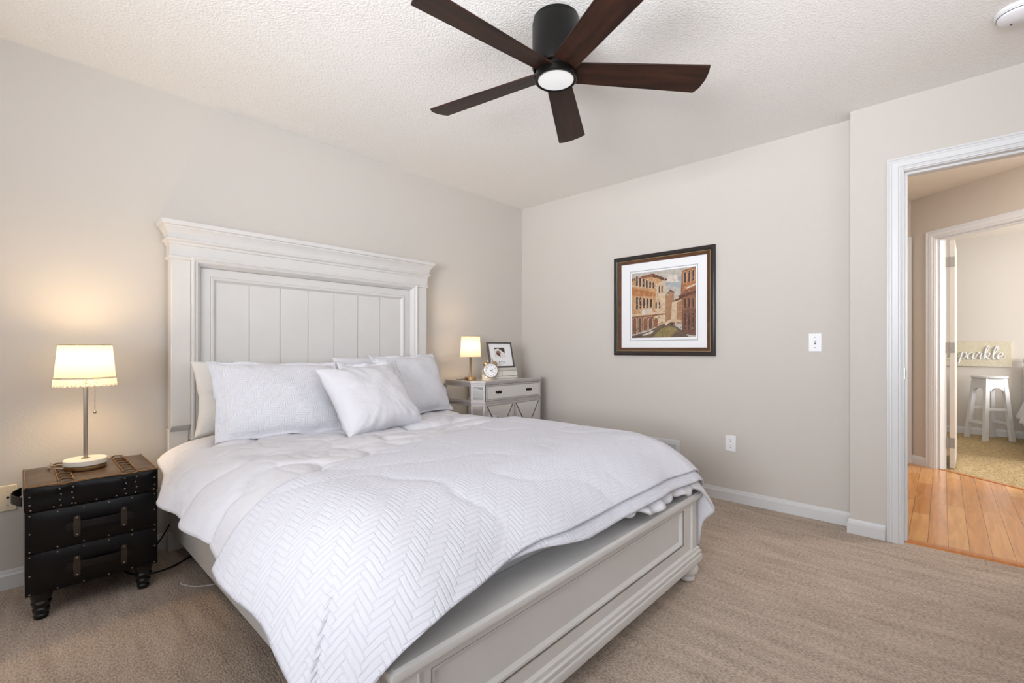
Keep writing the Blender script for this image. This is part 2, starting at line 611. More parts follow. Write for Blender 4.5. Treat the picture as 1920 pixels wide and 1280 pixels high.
# bedroom doorway: jamb, casing and strike plate
CASE = [(0.0, 0.0), (0.0, 0.010), (0.006, 0.012), (0.012, 0.008), (0.016, 0.008), (0.02, 0.014), (0.045, 0.017), (0.05, 0.013), (0.056, 0.013), (0.06, 0.018), (0.068, 0.018), (0.07, 0.0)]
d = MB()
d.arch(lambda a, b_, h: (BX - h, a, b_), DY0 - 0.005, DY1 + 0.005, 0, DZ + 0.005, CASE)
d.arch(lambda a, b_, h: (WX + h, a, b_), DY0 - 0.005, DY1 + 0.005, 0, DZ + 0.005, CASE)
for (ya, yb) in ((DY1, DY1 + 0.02), (DY0 - 0.02, DY0)):
    d.box(BX, WX, ya, yb, 0, DZ + 0.02)
d.box(BX, WX, DY0, DY1, DZ, DZ + 0.02)
for (ya, yb) in ((DY1 - 0.011, DY1), (DY0, DY0 + 0.011)):
    d.box(BX + 0.04, BX + 0.075, ya, yb, 0, DZ)
d.box(BX + 0.04, BX + 0.075, DY0 + 0.011, DY1 - 0.011, DZ - 0.011, DZ)
door1 = struct('door_1', d, M['trim'], smooth=25)
s_ = MB()
s_.box(BX + 0.006, BX + 0.036, DY1 - 0.002, DY1 + 0.002, 0.90, 0.96)
s_.box(BX + 0.014, BX + 0.028, DY1 - 0.0025, DY1 - 0.0018, 0.915, 0.945, 1)
s_.build('strike_plate', [M['steel'], M['slot']], door1, smooth=0)

# hall
AD = Vector((-math.cos(R(51)), -math.sin(R(51)), 0))       # along the slanted hall wall, towards the right
AN = Vector((AD.y, -AD.x, 0))                              # towards the hall (viewer)
if AN.dot(Vector((-1, -0.2, 0))) < 0:
    AN = -AN
A0 = Vector((2.265, -2.832, 0))
E_ = A0 + AD * 2.7
struct('floor_hall', MB().poly([(-0.02, -2.66), (2.12, -2.3), (A0.x + 0.02, A0.y), (E_.x, E_.y), (-0.02, -4.93)], 0.1, base=-0.097), M['planks'], smooth=0)
struct('trim_threshold', MB().poly([(-0.0, 0.0), (0.008, 0.010), (0.05, 0.010), (0.056, 0.004), (0.056, 0)], 0.76, axis='y', base=DY0).xf(Matrix.Translation((-0.082, 0, 0))), M['strip'])
struct('floor_far_room', MB().box(0.3, 4.74, -6.6, -1.9, -0.12, -0.004), M['carpet2'])
struct('ceiling_hall', MB().box(0.12, 4.84, -6.6, -1.9, H, H + 0.1).box(0.02, 0.12, -6.6, -2.655, H, H + 0.1), M['hallceil'])


def slab(mb, p, d, n, s0, s1, t0, t1, z0, z1, m=0):
    vs = []
    for z in (z0, z1):
        for s, t in ((s0, t0), (s1, t0), (s1, t1), (s0, t1)):
            q = p + d * s + n * t
            vs.append((q.x, q.y, z))
    return mb.add(vs, [(0, 3, 2, 1), (4, 5, 6, 7), (0, 1, 5, 4), (1, 2, 6, 5), (2, 3, 7, 6), (3, 0, 4, 7)], m)


S0, S1 = 0.222, 0.982                                      # second doorway along the slanted wall
w = MB()
slab(w, A0, AD, AN, -0.12, S0 - 0.02, -0.11, 0, 0, H)
slab(w, A0, AD, AN, S1 + 0.02, 2.7, -0.11, 0, 0, H)
slab(w, A0, AD, AN, S0 - 0.02, S1 + 0.02, -0.11, 0, DZ + 0.02, H)
struct('wall_hall_slant', w, M['hallwall'])
w = MB()
LD = AN.copy()
slab(w, A0, LD, AD, 0, 0.6, -0.1, 0, 0, H)
struct('wall_hall_left', w, M['hallwall'])
w = MB()
w.box(0.12, 2.2, -2.4, -2.3, 0, H)
struct('wall_hall_back', w, M['hallwall'])
w = MB()
slab(w, A0, LD, AD, 0.012, 0.12, 0, 0.02, 0.0, 2.10)
struct('trim_hall_casing', w, M['trim'], bevel=0.004)


def slant(a, b_, h):
    q = A0 + AD * a + AN * h
    return (q.x, q.y, b_)


d = MB()
d.arch(slant, S0 - 0.005, S1 + 0.005, 0, DZ + 0.005, CASE)
slab(d, A0, AD, AN, S0 - 0.02, S0, -0.11, 0, 0, DZ + 0.02)
slab(d, A0, AD, AN, S1, S1 + 0.02, -0.11, 0, 0, DZ + 0.02)
slab(d, A0, AD, AN, S0, S1, -0.11, 0, DZ, DZ + 0.02)
slab(d, A0, AD, AN, S0, S0 + 0.012, -0.065, -0.03, 0, DZ)
slab(d, A0, AD, AN, S0 + 0.012, S1, -0.065, -0.03, DZ - 0.012, DZ)
struct('door_2', d, M['trim'], smooth=25)
baseboard('baseboard_hall', slant(0, 0, 0)[:2], slant(S0 - 0.07, 0, 0)[:2], (AN.x, AN.y))
w = MB()
slab(w, A0, AD, AN, S0, S1, -0.06, -0.02, -0.01, 0.006)
struct('trim_far_threshold', w, M['strip'])

struct('wall_far', MB().box(4.724, 4.84, -6.6, -1.9, 0, H), M['wall'])
struct('wall_far_left', MB().box(2.1, 4.84, -2.0, -1.9, 0, H), M['wall'])
w = MB()
w.box(0.3, 2.2, -6.72, -6.6, 0, H).box(4.2, 4.84, -6.72, -6.6, 0, H).box(2.2, 4.2, -6.72, -6.6, 0, 0.7).box(2.2, 4.2, -6.72, -6.6, 2.2, H)
struct('wall_far_right', w, M['wall'])
baseboard('baseboard_far', (4.724, -2.0), (4.724, -6.6), (-1, 0))
struct('wall_hall_right', MB().box(-0.0, 0.12, -6.6, YB, 0, H), M['hallwall'])

# the open door of the far bedroom, seen edge-on
hp = A0 + AD * (S0 + 0.012) - AN * 0.125
leaf = thing('hinged_door', 'greige paneled door standing open edge-on in the far bedroom doorway', 'door', (hp.x, hp.y, 0.012), R(-2))
b = MB()
b.box(0, 0.74, -0.035, 0, 0, 2.015)
lf = b.build('door_leaf', M['doorpaint'], leaf, local=True, bevel=0.003)
for z in (0.22, 1.06, 1.82):
    hg = MB()
    hg.box(-0.0015, 0.0005, -0.034, -0.004, z - 0.045, z + 0.045)
    hg.tube([(-0.006, 0.004, z - 0.047), (-0.006, 0.004, z + 0.047)], 0.006, 10)
    hg.box(-0.010, -0.007, 0.004, 0.038, z - 0.045, z + 0.045)
    for dz in (-0.03, 0, 0.03):
        hg.ball((-0.002, -0.026, z + dz), 0.003, 8)
    hg.build('hinge', M['hingemetal'], leaf, local=True)


# ------------------------------------------------------------------ the bed
BXL, BXR = -2.865, -1.235          # outer faces of the headboard posts
BC = -2.05
bed = thing('bed', 'large antique white wooden bed with moulded headboard and panelled footboard', 'bed', (BC, -1.1, 0))

head_root = MB()
# back board behind everything, and the posts below it
head_root.box(BXL + 0.02, BXR - 0.02, -0.065, -0.02, 0.30, 1.56)
head = head_root.build('headboard', M['bedwhite'], bed, bevel=0.003)


def front(a, b_, h):
    return (a, -0.065 - h, b_)


for sx in (0, 1):
    x0 = BXL if sx == 0 else BXR - 0.088
    mb = MB()
    # upper pilaster with a bevelled foot
    y1, y0 = -0.108, -0.03
    mb.add([(x0, y0, 0.655), (x0 + 0.088, y0, 0.655), (x0 + 0.088, y1 + 0.035, 0.625), (x0, y1 + 0.035, 0.625),
            (x0, y1, 0.66), (x0 + 0.088, y1, 0.66), (x0, y1, 1.56), (x0 + 0.088, y1, 1.56), (x0, y0, 1.56), (x0 + 0.088, y0, 1.56)],
           [(0, 1, 2, 3), (3, 2, 5, 4), (4, 5, 7, 6), (6, 7, 9, 8), (0, 3, 4, 6, 8), (1, 9, 7, 5, 2)])
    mb.build('headboard_post', M['bedwhite'], head, bevel=0.004)
    mb = MB()
    lx = BXL - 0.005 if sx == 0 else BXR - 0.083
    mb.box(lx, lx + 0.088, -0.075, -0.02, 0, 0.64)
    mb.build('headboard_leg', M['bedwhite'], head, bevel=0.003)

ix0, ix1 = BXL + 0.088, BXR - 0.088
mb = MB()
# outer bolection, flat stile, inner moulding
mb.frame(front, ix0, ix1, 0.58, 1.56, [(0, 0.0), (0.0, 0.052), (0.004, 0.056), (0.012, 0.056), (0.02, 0.048), (0.03, 0.046), (0.046, 0.026), (0.05, 0.018), (0.05, 0.012)])
mb.frame(front, ix0, ix1, 0.58, 1.56, [(0.05, 0.012), (0.098, 0.012), (0.098, 0.017), (0.103, 0.02), (0.112, 0.018), (0.122, 0.006), (0.126, 0.004), (0.126, -0.002)])
mb.build('headboard_frame', M['bedwhite'], head, smooth=30)
gl = MB()
gl.frame(front, ix0 - 0.0012, ix1 + 0.0012, 0.58, 1.5612, [(0, 0.04), (0, 0.0442), (0.0024, 0.0442), (0.0024, 0.04)])
gl.frame(front, ix0 + 0.0505, ix1 - 0.0505, 0.63, 1.5095, [(0, 0.010), (0, 0.0128), (0.0016, 0.0128), (0.0016, 0.010)])
gl.frame(front, ix0 + 0.0965, ix1 - 0.0965, 0.68, 1.4635, [(0, 0.010), (0, 0.0128), (0.0016, 0.0128), (0.0016, 0.010)])
gl.build('glaze_line', M['glaze'], head, smooth=0)['label'] = 'brown antique glaze line in the moulding joints'
px0, px1 = ix0 + 0.124, ix1 - 0.124
pw = (px1 - px0) / 7
for k in range(7):
    mb = MB()
    mb.box(px0 + k * pw + 0.0016, px0 + (k + 1) * pw - 0.0016, -0.069, -0.060, 0.62, 1.44)
    mb.build('plank', M['bedwhite'], head, bevel=0.0018)
gv = MB()
gv.box(px0, px1, -0.0655, -0.060, 0.62, 1.44)
gv.build('groove_backing', M['glaze'], head, smooth=0)

# cornice swept round three sides
prof = [(0.0, 1.535), (0.006, 1.537), (0.010, 1.546), (0.010, 1.552), (0.004, 1.556), (0.004, 1.612), (0.010, 1.616), (0.012, 1.626), (0.022, 1.634), (0.024, 1.642), (0.014, 1.647),
        (0.016, 1.664), (0.024, 1.684), (0.036, 1.70), (0.036, 1.706), (0.044, 1.710), (0.048, 1.722), (0.048, 1.731), (0.042, 1.735)]
mb = MB()
vs, fs = [], []
for o_, z in prof:
    vs += [(BXL - o_, -0.015, z), (BXL - o_, -0.108 - o_, z), (BXR + o_, -0.108 - o_, z), (BXR + o_, -0.015, z)]
for i in range(len(prof) - 1):
    for k in range(3):
        fs.append((i * 4 + k, i * 4 + k + 1, i * 4 + 5 + k, i * 4 + 4 + k))
q = (len(prof) - 1) * 4
fs.append((q, q + 1, q + 2, q + 3))
fs.append((3, 2, 1, 0))
fs.append(tuple([i * 4 for i in range(len(prof))] + [i * 4 + 3 for i in range(len(prof))][::-1]))
mb.add(vs, fs)
mb.build('headboard_cornice', M['bedwhite'], head, smooth=28)

# footboard
FY0, FY1 = -2.215, -2.145          # front face, back face
FX0, FX1 = -2.875, -1.268
FT = 0.408                         # top of the cap
mb = MB()
mb.box(FX0 + 0.03, FX1 - 0.03, FY0 + 0.02, FY1, 0.10, FT - 0.03)
foot = mb.build('footboard', M['bedwhite'], bed, bevel=0.002)


def ff(a, b_, h):
    return (a, FY0 + 0.02 - h, b_)


PX0, PX1, PZ0_, PZ1_ = -2.785, -1.405, 0.195, 0.35
mb = MB()
for (a0, a1, b0, b1) in ((FX0 + 0.05, PX0, 0.14, FT - 0.02), (PX1, FX1 - 0.05, 0.14, FT - 0.02), (PX0, PX1, PZ1_, FT - 0.02), (PX0, PX1, 0.14, PZ0_)):
    mb.box(a0, a1, FY0 + 0.006, FY0 + 0.022, b0, b1)
mb.frame(ff, PX0, PX1, PZ0_, PZ1_, [(0, 0.014), (0, 0.010), (0.005, 0.013), (0.011, 0.011), (0.018, 0.003), (0.020, -0.002)])
mb.build('footboard_frame', M['bedwhite'], foot, smooth=30)
gl = MB()
gl.frame(ff, PX0 - 0.0005, PX1 + 0.0005, PZ0_ - 0.0005, PZ1_ + 0.0005, [(0, 0.012), (0, 0.0148), (0.0014, 0.0148), (0.0014, 0.012)])
gl.build('glaze_line', M['glaze'], foot, smooth=0)['label'] = 'brown antique glaze line in the panel joint'
for sx in (0, 1):
    x0 = FX0 if sx == 0 else FX1 - 0.052
    mb = MB()
    mb.box(x0, x0 + 0.052, FY0, FY1 + 0.005, 0.145, FT - 0.02)
    mb.build('footboard_post', M['bedwhite'], foot, bevel=0.004)
    xg = x0 + 0.052 if sx == 0 else x0
    mb = MB()
    mb.tube([(xg, FY0 + 0.004, 0.15), (xg, FY0 + 0.004, FT - 0.03)], 0.006, 10)
    mb.build('bead', M['bedwhite'], foot)
    xc = x0 + 0.026
    mb = MB()
    mb.lathe([(0.028, 0.0), (0.034, 0.004), (0.036, 0.014), (0.032, 0.022), (0.034, 0.026), (0.046, 0.036), (0.051, 0.05), (0.050, 0.064), (0.044, 0.076), (0.03, 0.086), (0.03, 0.10)], (xc, FY0 + 0.036, 0), 28)
    mb.build('bun_foot', M['bedwhite'], foot)


def u_mould(mb, x0, x1, yf, yb, prof, cap=True):
    vs, fs = [], []
    for o_, z in prof:
        vs.extend([(x0 - o_, yb, z), (x0 - o_, yf - o_, z), (x1 + o_, yf - o_, z), (x1 + o_, yb, z)])
    for i in range(len(prof) - 1):
        for k in range(3):
            fs.append((i * 4 + k, i * 4 + k + 1, i * 4 + 5 + k, i * 4 + 4 + k))
    q = (len(prof) - 1) * 4
    fs.append((q, q + 1, q + 2, q + 3)); fs.append((3, 2, 1, 0))
    fs.append(tuple([i * 4 for i in range(len(prof))] + [i * 4 + 3 for i in range(len(prof))][::-1]))
    return mb.add(vs, fs)


mb = u_mould(MB(), FX0 - 0.012, FX1 + 0.012, FY0, FY1 + 0.012, [(-0.02, 0.085), (0.014, 0.085), (0.016, 0.10), (0.014, 0.112), (0.008, 0.116), (0.012, 0.122), (0.012, 0.132), (0.006, 0.136), (0.004, 0.148), (-0.012, 0.158)])
mb.build('footboard_base', M['bedwhite'], foot, smooth=28)
mb = u_mould(MB(), FX0 - 0.006, FX1 + 0.006, FY0, FY1 + 0.05, [(-0.015, FT - 0.05), (0.002, FT - 0.044), (0.004, FT - 0.034), (0.012, FT - 0.030), (0.018, FT - 0.024), (0.020, FT - 0.014), (0.018, FT - 0.006), (0.010, FT)])
mb.build('footboard_cap', M['bedwhite'], foot, smooth=28)
for x0 in (FX0 + 0.008, FX1 - 0.036):
    mb = MB()
    mb.box(x0, x0 + 0.028, FY1 - 0.005, -0.075, 0.115, 0.33)
    mb.build('side_rail', M['bedwhite'], bed, bevel=0.003)
mb = MB()
mb.box(FX0 + 0.04, FX1 - 0.04, FY1 - 0.0, -0.08, 0.20, 0.235)
mb.build('slat_deck', M['mattress'], bed)

mt = MB()
mt.box(-2.80, -1.30, -2.09, -0.115, 0.236, 0.555)
tag(mt.build('mattress', M['mattress'], None, bevel=0.05, seg=4), 'pale grey mattress in the white bed, under the comforter', 'mattress')

# ------------------------------------------------------------------ bedding: drape fields
WXL, WXR = -2.74, -1.36            # where the cloth starts to roll over, left and right
WY = -1.86                         # and at the foot


def edge_curve(e, Rr, amax):
    """arc-length e past the roll start -> (horizontal, drop)"""
    if e <= Rr * amax:
        a = e / Rr
        return Rr * math.sin(a), Rr * (1 - math.cos(a))
    r = e - Rr * amax
    return Rr * math.sin(amax) + r * math.cos(amax), Rr * (1 - math.cos(amax)) + r * math.sin(amax)


def puff(x, y):
    """soft baffled down surface: low cushions parted by sharper creases"""
    p = Vector((x * 3.1 + 4, y * 2.7 + 1, 0.3))
    a = noise.noise(p)
    b_ = 1 - abs(noise.noise(Vector((x * 3.4 + 9, y * 4.6 + 2, 2.7)))) * 2.0
    c = 1 - abs(noise.noise(Vector((x * 9.5 + 2.2, y * 7.5 + 5, 6.1)))) * 2.2
    return 0.016 * a - 0.022 * max(0, b_) ** 5 - 0.005 * max(0, c) ** 4


def drape(sx, t, ztop, off, amp=1.0, fold=1.0):
    """sx, t: arc-length coordinates on the cloth (x and y when lying flat)"""
    ex = 0.0; dx = 0.0
    if sx < WXL:
        ex = WXL - sx; dx = -1.0
    elif sx > WXR:
        ex = sx - WXR; dx = 1.0
    ey = max(0.0, WY - t)
    e = math.hypot(ex, ey)
    bx, by = min(max(sx, WXL), WXR), max(t, WY)
    z = ztop
    if e < 1e-9:
        return Vector((bx, by, z + amp * puff(bx, by) + off))
    cx, cy_ = ex / e, ey / e
    RL = 0.34 if dx < 0 else 0.22
    AL = 1.02 if dx < 0 else 1.42
    Rr = RL * cx * cx + 0.52 * cy_ * cy_
    am = AL * cx * cx + 1.0 * cy_ * cy_
    h, d_ = edge_curve(e, Rr, am)
    # soft vertical folds that deepen towards the hem
    w_ = min(1.0, e / 0.35) ** 1.6
    along = t if cx > cy_ else sx
    ph = along * 13.0 + 2.0 * noise.noise(Vector((along * 2.0, dx * 3, 1.5)))
    h += fold * w_ * (0.020 * math.sin(ph) + 0.016 * noise.noise(Vector((along * 6.0, e * 3, 4.0))))
    d_ += fold * w_ * 0.008 * math.cos(ph * 0.7)
    a = min(e / Rr, am)
    nrm = Vector((dx * cx * math.sin(a), -cy_ * math.sin(a), math.cos(a)))
    p = Vector((bx + dx * cx * h, by - cy_ * h, z - d_))
    return p + nrm * (off + amp * (1 - 0.4 * w_) * puff(sx, t))


def cloth(fn, s_rng, t_rng, ns, nt_):
    """grid cloth; fn(i/ns, j/nt) -> (sx, t), point"""
    mb = MB()
    uv, vs, fs = [], [], []
    for j in range(nt_ + 1):
        for i in range(ns + 1):
            (s, t), p = fn(i / ns, j / nt_)
            vs.append(p)
            uv.append((s, t))
    for j in range(nt_):
        for i in range(ns):
            a = j * (ns + 1) + i
            fs.append((a, a + 1, a + ns + 2, a + ns + 1))
    mb.add(vs, fs)
    mb.uv = uv
    return mb


ZC = 0.632


def quilt_head(s):                 # y of the quilt's head edge at lateral position s
    return -1.07 - 0.27 * (-1.25 - s) - 0.015 * math.sin(s * 9) - 0.05 * max(0, -2.6 - s)


def comforter_fn(u, v):
    t = -0.36 + (-2.205 + 0.36) * v
    s0 = -3.09 + 0.14 * max(0.0, min(1.0, (t + 0.85) / 0.5)) ** 1.3
    s1 = -0.96 + 0.085 * max(0.0, (v - 0.7) / 0.3)
    s = s0 + (s1 - s0) * u
    flap = max(0.0, min(1.0, (s + 1.36) / 0.2)) * max(0.0, (v - 0.8) / 0.2)
    if s < -2.7:
        s -= 0.015 * math.sin(v * 21 + 0.7) * (-2.7 - s) / 0.4
    k = max(0.0, (v - 0.85) / 0.15)
    t += k * (-0.092 * min(1, max(0, (s + 2.15) / 0.35)) + 0.008 * math.sin(s * 23) * (1 if s > -2.1 else 0.2))
    # under the quilt the down is pressed flat
    m_ = min(1.0, max(0.0, (quilt_head(s) - t) / 0.10))
    t -= 0.105 * flap
    p = drape(s, t, ZC, -0.002 - 0.014 * m_, 1.1 * (1 - 0.85 * m_), 1.0 - 0.6 * m_)
    if s > -1.36:                    # the right side hangs straight down the bed
        p.x = min(p.x, -1.212 + 0.010 * math.sin(t * 17) + 0.03 * max(0.0, p.z - 0.45))
        p.y = max(p.y, -2.275)
    if v > 0.93 and -2.1 < s < -1.36:        # ruffled hem peeping out over the footboard
        k = (v - 0.93) / 0.07
        p.z += k * 0.006 * math.sin(s * 58 + 2 * math.sin(s * 9)) - k * 0.004
        p.y += k * 0.009 * math.cos(s * 47 + 3 * math.sin(s * 7))
    return (s, t), p


cm = cloth(comforter_fn, None, None, 200, 190)
tag(cm.build('comforter', M['linen'], None, solid=0.012, smooth=180), 'smooth white down comforter spread over the bed beneath the quilt', 'comforter')


def quilt_fn(u, v, e1=0.0, off=0.012, trim=0.0):
    s0, s1 = -3.105 + trim, -0.98
    s = s0 + (s1 - s0) * u
    t0 = quilt_head(s)
    t1 = -2.23 - e1 * min(1, max(0, (s + 2.55) / 0.35)) - 0.11 * max(0.0, min(0.8, -2.4 - s)) - 0.004 * math.sin(s * 8)
    t = t0 + (t1 - t0) * v
    p = drape(s, t, ZC, off, 0.22, 0.4)
    if v < 0.03:
        p.z -= 0.006 * (1 - v / 0.03)
    return (s, t), p


qm = cloth(lambda u, v: quilt_fn(u, v, 0.0, 0.020), None, None, 210, 130)
n0 = len(qm.v)
q2 = cloth(lambda u, v: quilt_fn(u, v, 0.045, 0.008, 0.008), None, None, 160, 100)
o_ = len(qm.v)
qm.v += q2.v
qm.f += [tuple(i + o_ for i in f) for f in q2.f]
qm.m += q2.m
qm.uv += q2.uv
quilt = tag(qm.build('quilt', M['quilt'], None, solid=0.007, smooth=180), 'white herringbone-stitched quilt folded double over the lower bed', 'quilt')


# ------------------------------------------------------------------ pillows
def pillow(name, label, Wd, Hh, T, c, tilt, yaw=0.0, roll=0.0, flange=0.0, m=None, seed=0, group=None, pinch=0.07, crease=1.0):
    ns = 44
    mb = MB()
    vs, uv = [], []

    def prof(a):
        fl = flange * 2 / Wd
        a = min(1.0, abs(a) / (1 - fl)) if fl else abs(a)
        return max(0.0, 1 - a ** 2.6)
    for side in (1, -1):
        for j in range(ns + 1):
            for i in range(ns + 1):
                u = -1 + 2 * i / ns
                v = -1 + 2 * j / ns
                u = math.copysign(abs(u) ** 0.85, u)
                v = math.copysign(abs(v) ** 0.85, v)
                th = (prof(u) * prof(v)) ** 0.47
                x = Wd / 2 * u * (1 - pinch * (1 - v * v) * abs(u))
                y = Hh / 2 * v * (1 - pinch * (1 - u * u) * abs(v))
                z = T / 2 * th * (1 - 0.16 * v)
                e = max(abs(u), abs(v))
                wr = 0.008 * noise.noise(Vector((u * 3 + seed, v * 3, side * 2.0)))
                ang = math.atan2(v, u)
                wr += crease * 0.007 * noise.noise(Vector((ang * 6 + seed * 3, 0, side))) * e ** 2 * (1 if th > 0.05 else 0.3)
                z += wr * min(1, th * 3)
                if flange and th < 0.25:
                    w_ = 0.010 * math.sin(ang * 9 + seed) + 0.008 * noise.noise(Vector((u * 5, v * 5, seed)))
                    z0 = w_
                else:
                    z0 = 0.0
                sag = -0.012 * (1 - th) * noise.noise(Vector((ang * 2 + seed, 1, 0)))
                vs.append((x + sag, y + sag, side * (z + 0.002) + z0))
                uv.append((x + seed * 0.31, y))
    n1 = (ns + 1) ** 2
    fs = []
    for k in range(2):
        for j in range(ns):
            for i in range(ns):
                a = k * n1 + j * (ns + 1) + i
                f = (a, a + 1, a + ns + 2, a + ns + 1)
                fs.append(f if k == 0 else f[::-1])
    # seam
    rim = [i for i in range(ns + 1)] + [j * (ns + 1) + ns for j in range(1, ns + 1)] + [ns * (ns + 1) + i for i in range(ns - 1, -1, -1)] + [j * (ns + 1) for j in range(ns - 1, 0, -1)]
    for a in range(len(rim)):
        b_ = (a + 1) % len(rim)
        fs.append((rim[a], n1 + rim[a], n1 + rim[b_], rim[b_]))
    mb.add(vs, fs)
    mb.uv = uv
    o = mb.build(name, m or M['linen'], None, smooth=180)
    mt_ = Matrix.Translation(c) @ Matrix.Rotation(yaw, 4, 'Z') @ Matrix.Rotation(R(90) - tilt, 4, 'X') @ Matrix.Rotation(roll, 4, 'Z')
    o.matrix_world = mt_
    return tag(o, label, 'pillow', group)


pillow('pillow', 'plain ivory pillow leaning on the headboard behind the left quilted sham', 0.76, 0.40, 0.15, (-2.42, -0.235, 0.80), R(14), 0, R(-1), 0, M['linen_smooth'], 1)
pillow('pillow', 'plain white pillow mostly hidden behind the right quilted sham', 0.72, 0.42, 0.15, (-1.665, -0.225, 0.815), R(14), 0, R(1), 0, M['linen'], 2)
pillow('pillow_sham', 'white quilted pillow sham at the left of the bed', 0.67, 0.455, 0.16, (-2.445, -0.475, 0.805), R(32), R(-2), R(-2), 0.03, M['sham'], 3)
pillow('pillow_sham', 'white quilted pillow sham at the right of the bed', 0.60, 0.45, 0.16, (-1.562, -0.40, 0.825), R(25), R(8), R(1), 0.025, M['sham'], 4)
pillow('pillow_sham', 'white quilted sham between the other two, mostly behind the square pillow', 0.44, 0.42, 0.11, (-1.915, -0.53, 0.80), R(26), R(4), R(2), 0.03, M['sham'], 5)
pillow('throw_pillow', 'plain white square pillow in front of the shams', 0.52, 0.44, 0.20, (-2.05, -0.70, 0.79), R(38), R(8), R(2), 0.0, M['linen'], 6, pinch=0.10, crease=1.6)

# ------------------------------------------------------------------ trunk nightstand
TX0, TX1, TYF, TYB, TZ0, TZ1 = -3.393, -2.983, -0.475, -0.05, 0.105, 0.535
trunk = thing('trunk_nightstand', 'black studded leather trunk nightstand left of the bed', 'nightstand', ((TX0 + TX1) / 2, (TYF + TYB) / 2, 0))
mb = MB()
mb.box(TX0, TX1, TYF + 0.014, TYB, TZ0, TZ1 - 0.105)
body = mb.build('trunk_body', M['leather'], trunk, bevel=0.006)
for x, y in ((TX0 + 0.045, TYF + 0.045), (TX1 - 0.045, TYF + 0.045), (TX0 + 0.045, TYB - 0.045), (TX1 - 0.045, TYB - 0.045)):
    mb = MB()
    mb.lathe([(0.017, 0), (0.021, 0.003), (0.023, 0.016), (0.020, 0.022), (0.024, 0.026), (0.027, 0.04), (0.023, 0.047), (0.027, 0.051), (0.031, 0.066), (0.027, 0.074), (0.030, 0.079), (0.033, 0.094), (0.034, 0.106)], (x, y, 0), 24)
    mb.build('leg', M['turned'], trunk)


def nails(mb, pts, m):
    for x, y, z in pts:
        mb.lathe([(0.0, -0.0025), (0.0018, -0.002), (0.0031, 0.0)], (x, y, z), 8, m, mtx=Matrix.Rotation(R(-90), 4, 'X'))


def padded_front(mb, z0, z1, yf, bulge=0.010, dimple=False):
    nx, nz = 40, 12
    vs, fs = [], []
    for j in range(nz + 1):
        for i in range(nx + 1):
            u, v = i / nx, j / nz
            x = TX0 + (TX1 - TX0) * u
            z = z0 + (z1 - z0) * v
            e = min(1, 8 * min(u, 1 - u)) * min(1, 4 * min(v, 1 - v))
            y = yf - bulge * (e ** 0.6)
            if dimple:
                for cx in (0.28, 0.77):
                    d2 = ((u - cx) / 0.075) ** 2
                    y += 0.010 * math.exp(-d2) * e
                    z += -0.010 * math.exp(-d2) * v * 0.9
                y += 0.003 * N(u * 9, v * 3, 1.3)
            vs.append((x, y, z))
    for j in range(nz):
        for i in range(nx):
            a = j * (nx + 1) + i
            fs.append((a, a + 1, a + nx + 2, a + nx + 1))
    mb.add(vs, fs)
    mb.box(TX0, TX1, yf - 0.0005, yf + 0.02, z0 + 0.001, z1 - 0.001)


# lid
ZL = TZ1 - 0.103
lm = MB()
lm.box(TX0 - 0.003, TX1 + 0.003, TYF + 0.012, TYB - 0.002, ZL, TZ1 - 0.008)
lid = lm.build('lid', M['leather'], trunk, bevel=0.005)
lf_ = MB()
padded_front(lf_, ZL, TZ1 - 0.004, TYF + 0.010, 0.010, True)
pts = []
for cx in (0.28, 0.77):
    X = TX0 + (TX1 - TX0) * cx
    for r_ in range(4):
        for s in (-1, 1):
            pts.append((X + s * (0.016 + 0.004 * (r_ % 2)), TYF - 0.001, ZL + 0.012 + r_ * 0.022))
for k in range(7):
    pts.append((TX0 + 0.015 + k * (TX1 - TX0 - 0.03) / 6, TYF - 0.0, ZL + 0.010))
for z in (0.03, 0.062):
    pts += [(TX0 + 0.012, TYF + 0.0, ZL + z), (TX1 - 0.012, TYF + 0.0, ZL + z)]
nails(lf_, pts, 1)
lf_.build('lid_front', [M['leather'], M['nail']], lid, smooth=40)
tp = MB()
nx, ny = 40, 16
vs, fs = [], []
for j in range(ny + 1):
    for i in range(nx + 1):
        u, v = i / nx, j / ny
        x = TX0 - 0.004 + (TX1 - TX0 + 0.008) * u
        y = TYF + 0.002 + (TYB - TYF - 0.004) * v
        e = min(1, 10 * min(u, 1 - u)) * min(1, 8 * min(v, 1 - v))
        z = TZ1 - 0.008 + 0.009 * e ** 0.5 + 0.0015 * N(u * 7, v * 6, 3)
        for cx in (0.28, 0.77):
            z -= 0.006 * math.exp(-((u - cx) / 0.06) ** 2) * (1 - v) ** 3
        vs.append((x, y, z))
for j in range(ny):
    for i in range(nx):
        a = j * (nx + 1) + i
        fs.append((a, a + 1, a + nx + 2, a + nx + 1))
tp.add(vs, fs)
tp.build('lid_top', M['leathertop'], lid, smooth=60)['label'] = 'worn brown leather top'
for cx in (0.28, 0.77):
    X = TX0 + (TX1 - TX0) * cx
    st = MB()
    npt = 24
    for s in (-1, 1):
        st.tube([(X + s * 0.022, TYF + 0.012 + (TYB - TYF - 0.03) * k / npt, TZ1 + 0.0035 + 0.0008 * math.sin(k * 2)) for k in range(npt + 1)], 0.0016, 6, 1)
    for k in range(7):
        y = TYF + 0.03 + k * (TYB - TYF - 0.06) / 6
        st.tube([(X - 0.02, y, TZ1 + 0.002), (X - 0.008, y + 0.006, TZ1 + 0.006), (X + 0.008, y - 0.006, TZ1 + 0.006), (X + 0.02, y, TZ1 + 0.002)], 0.0035, 6, 0)
    st.build('laced_band', [M['lace_leather'], M['stitch']], lid)
ed = MB()
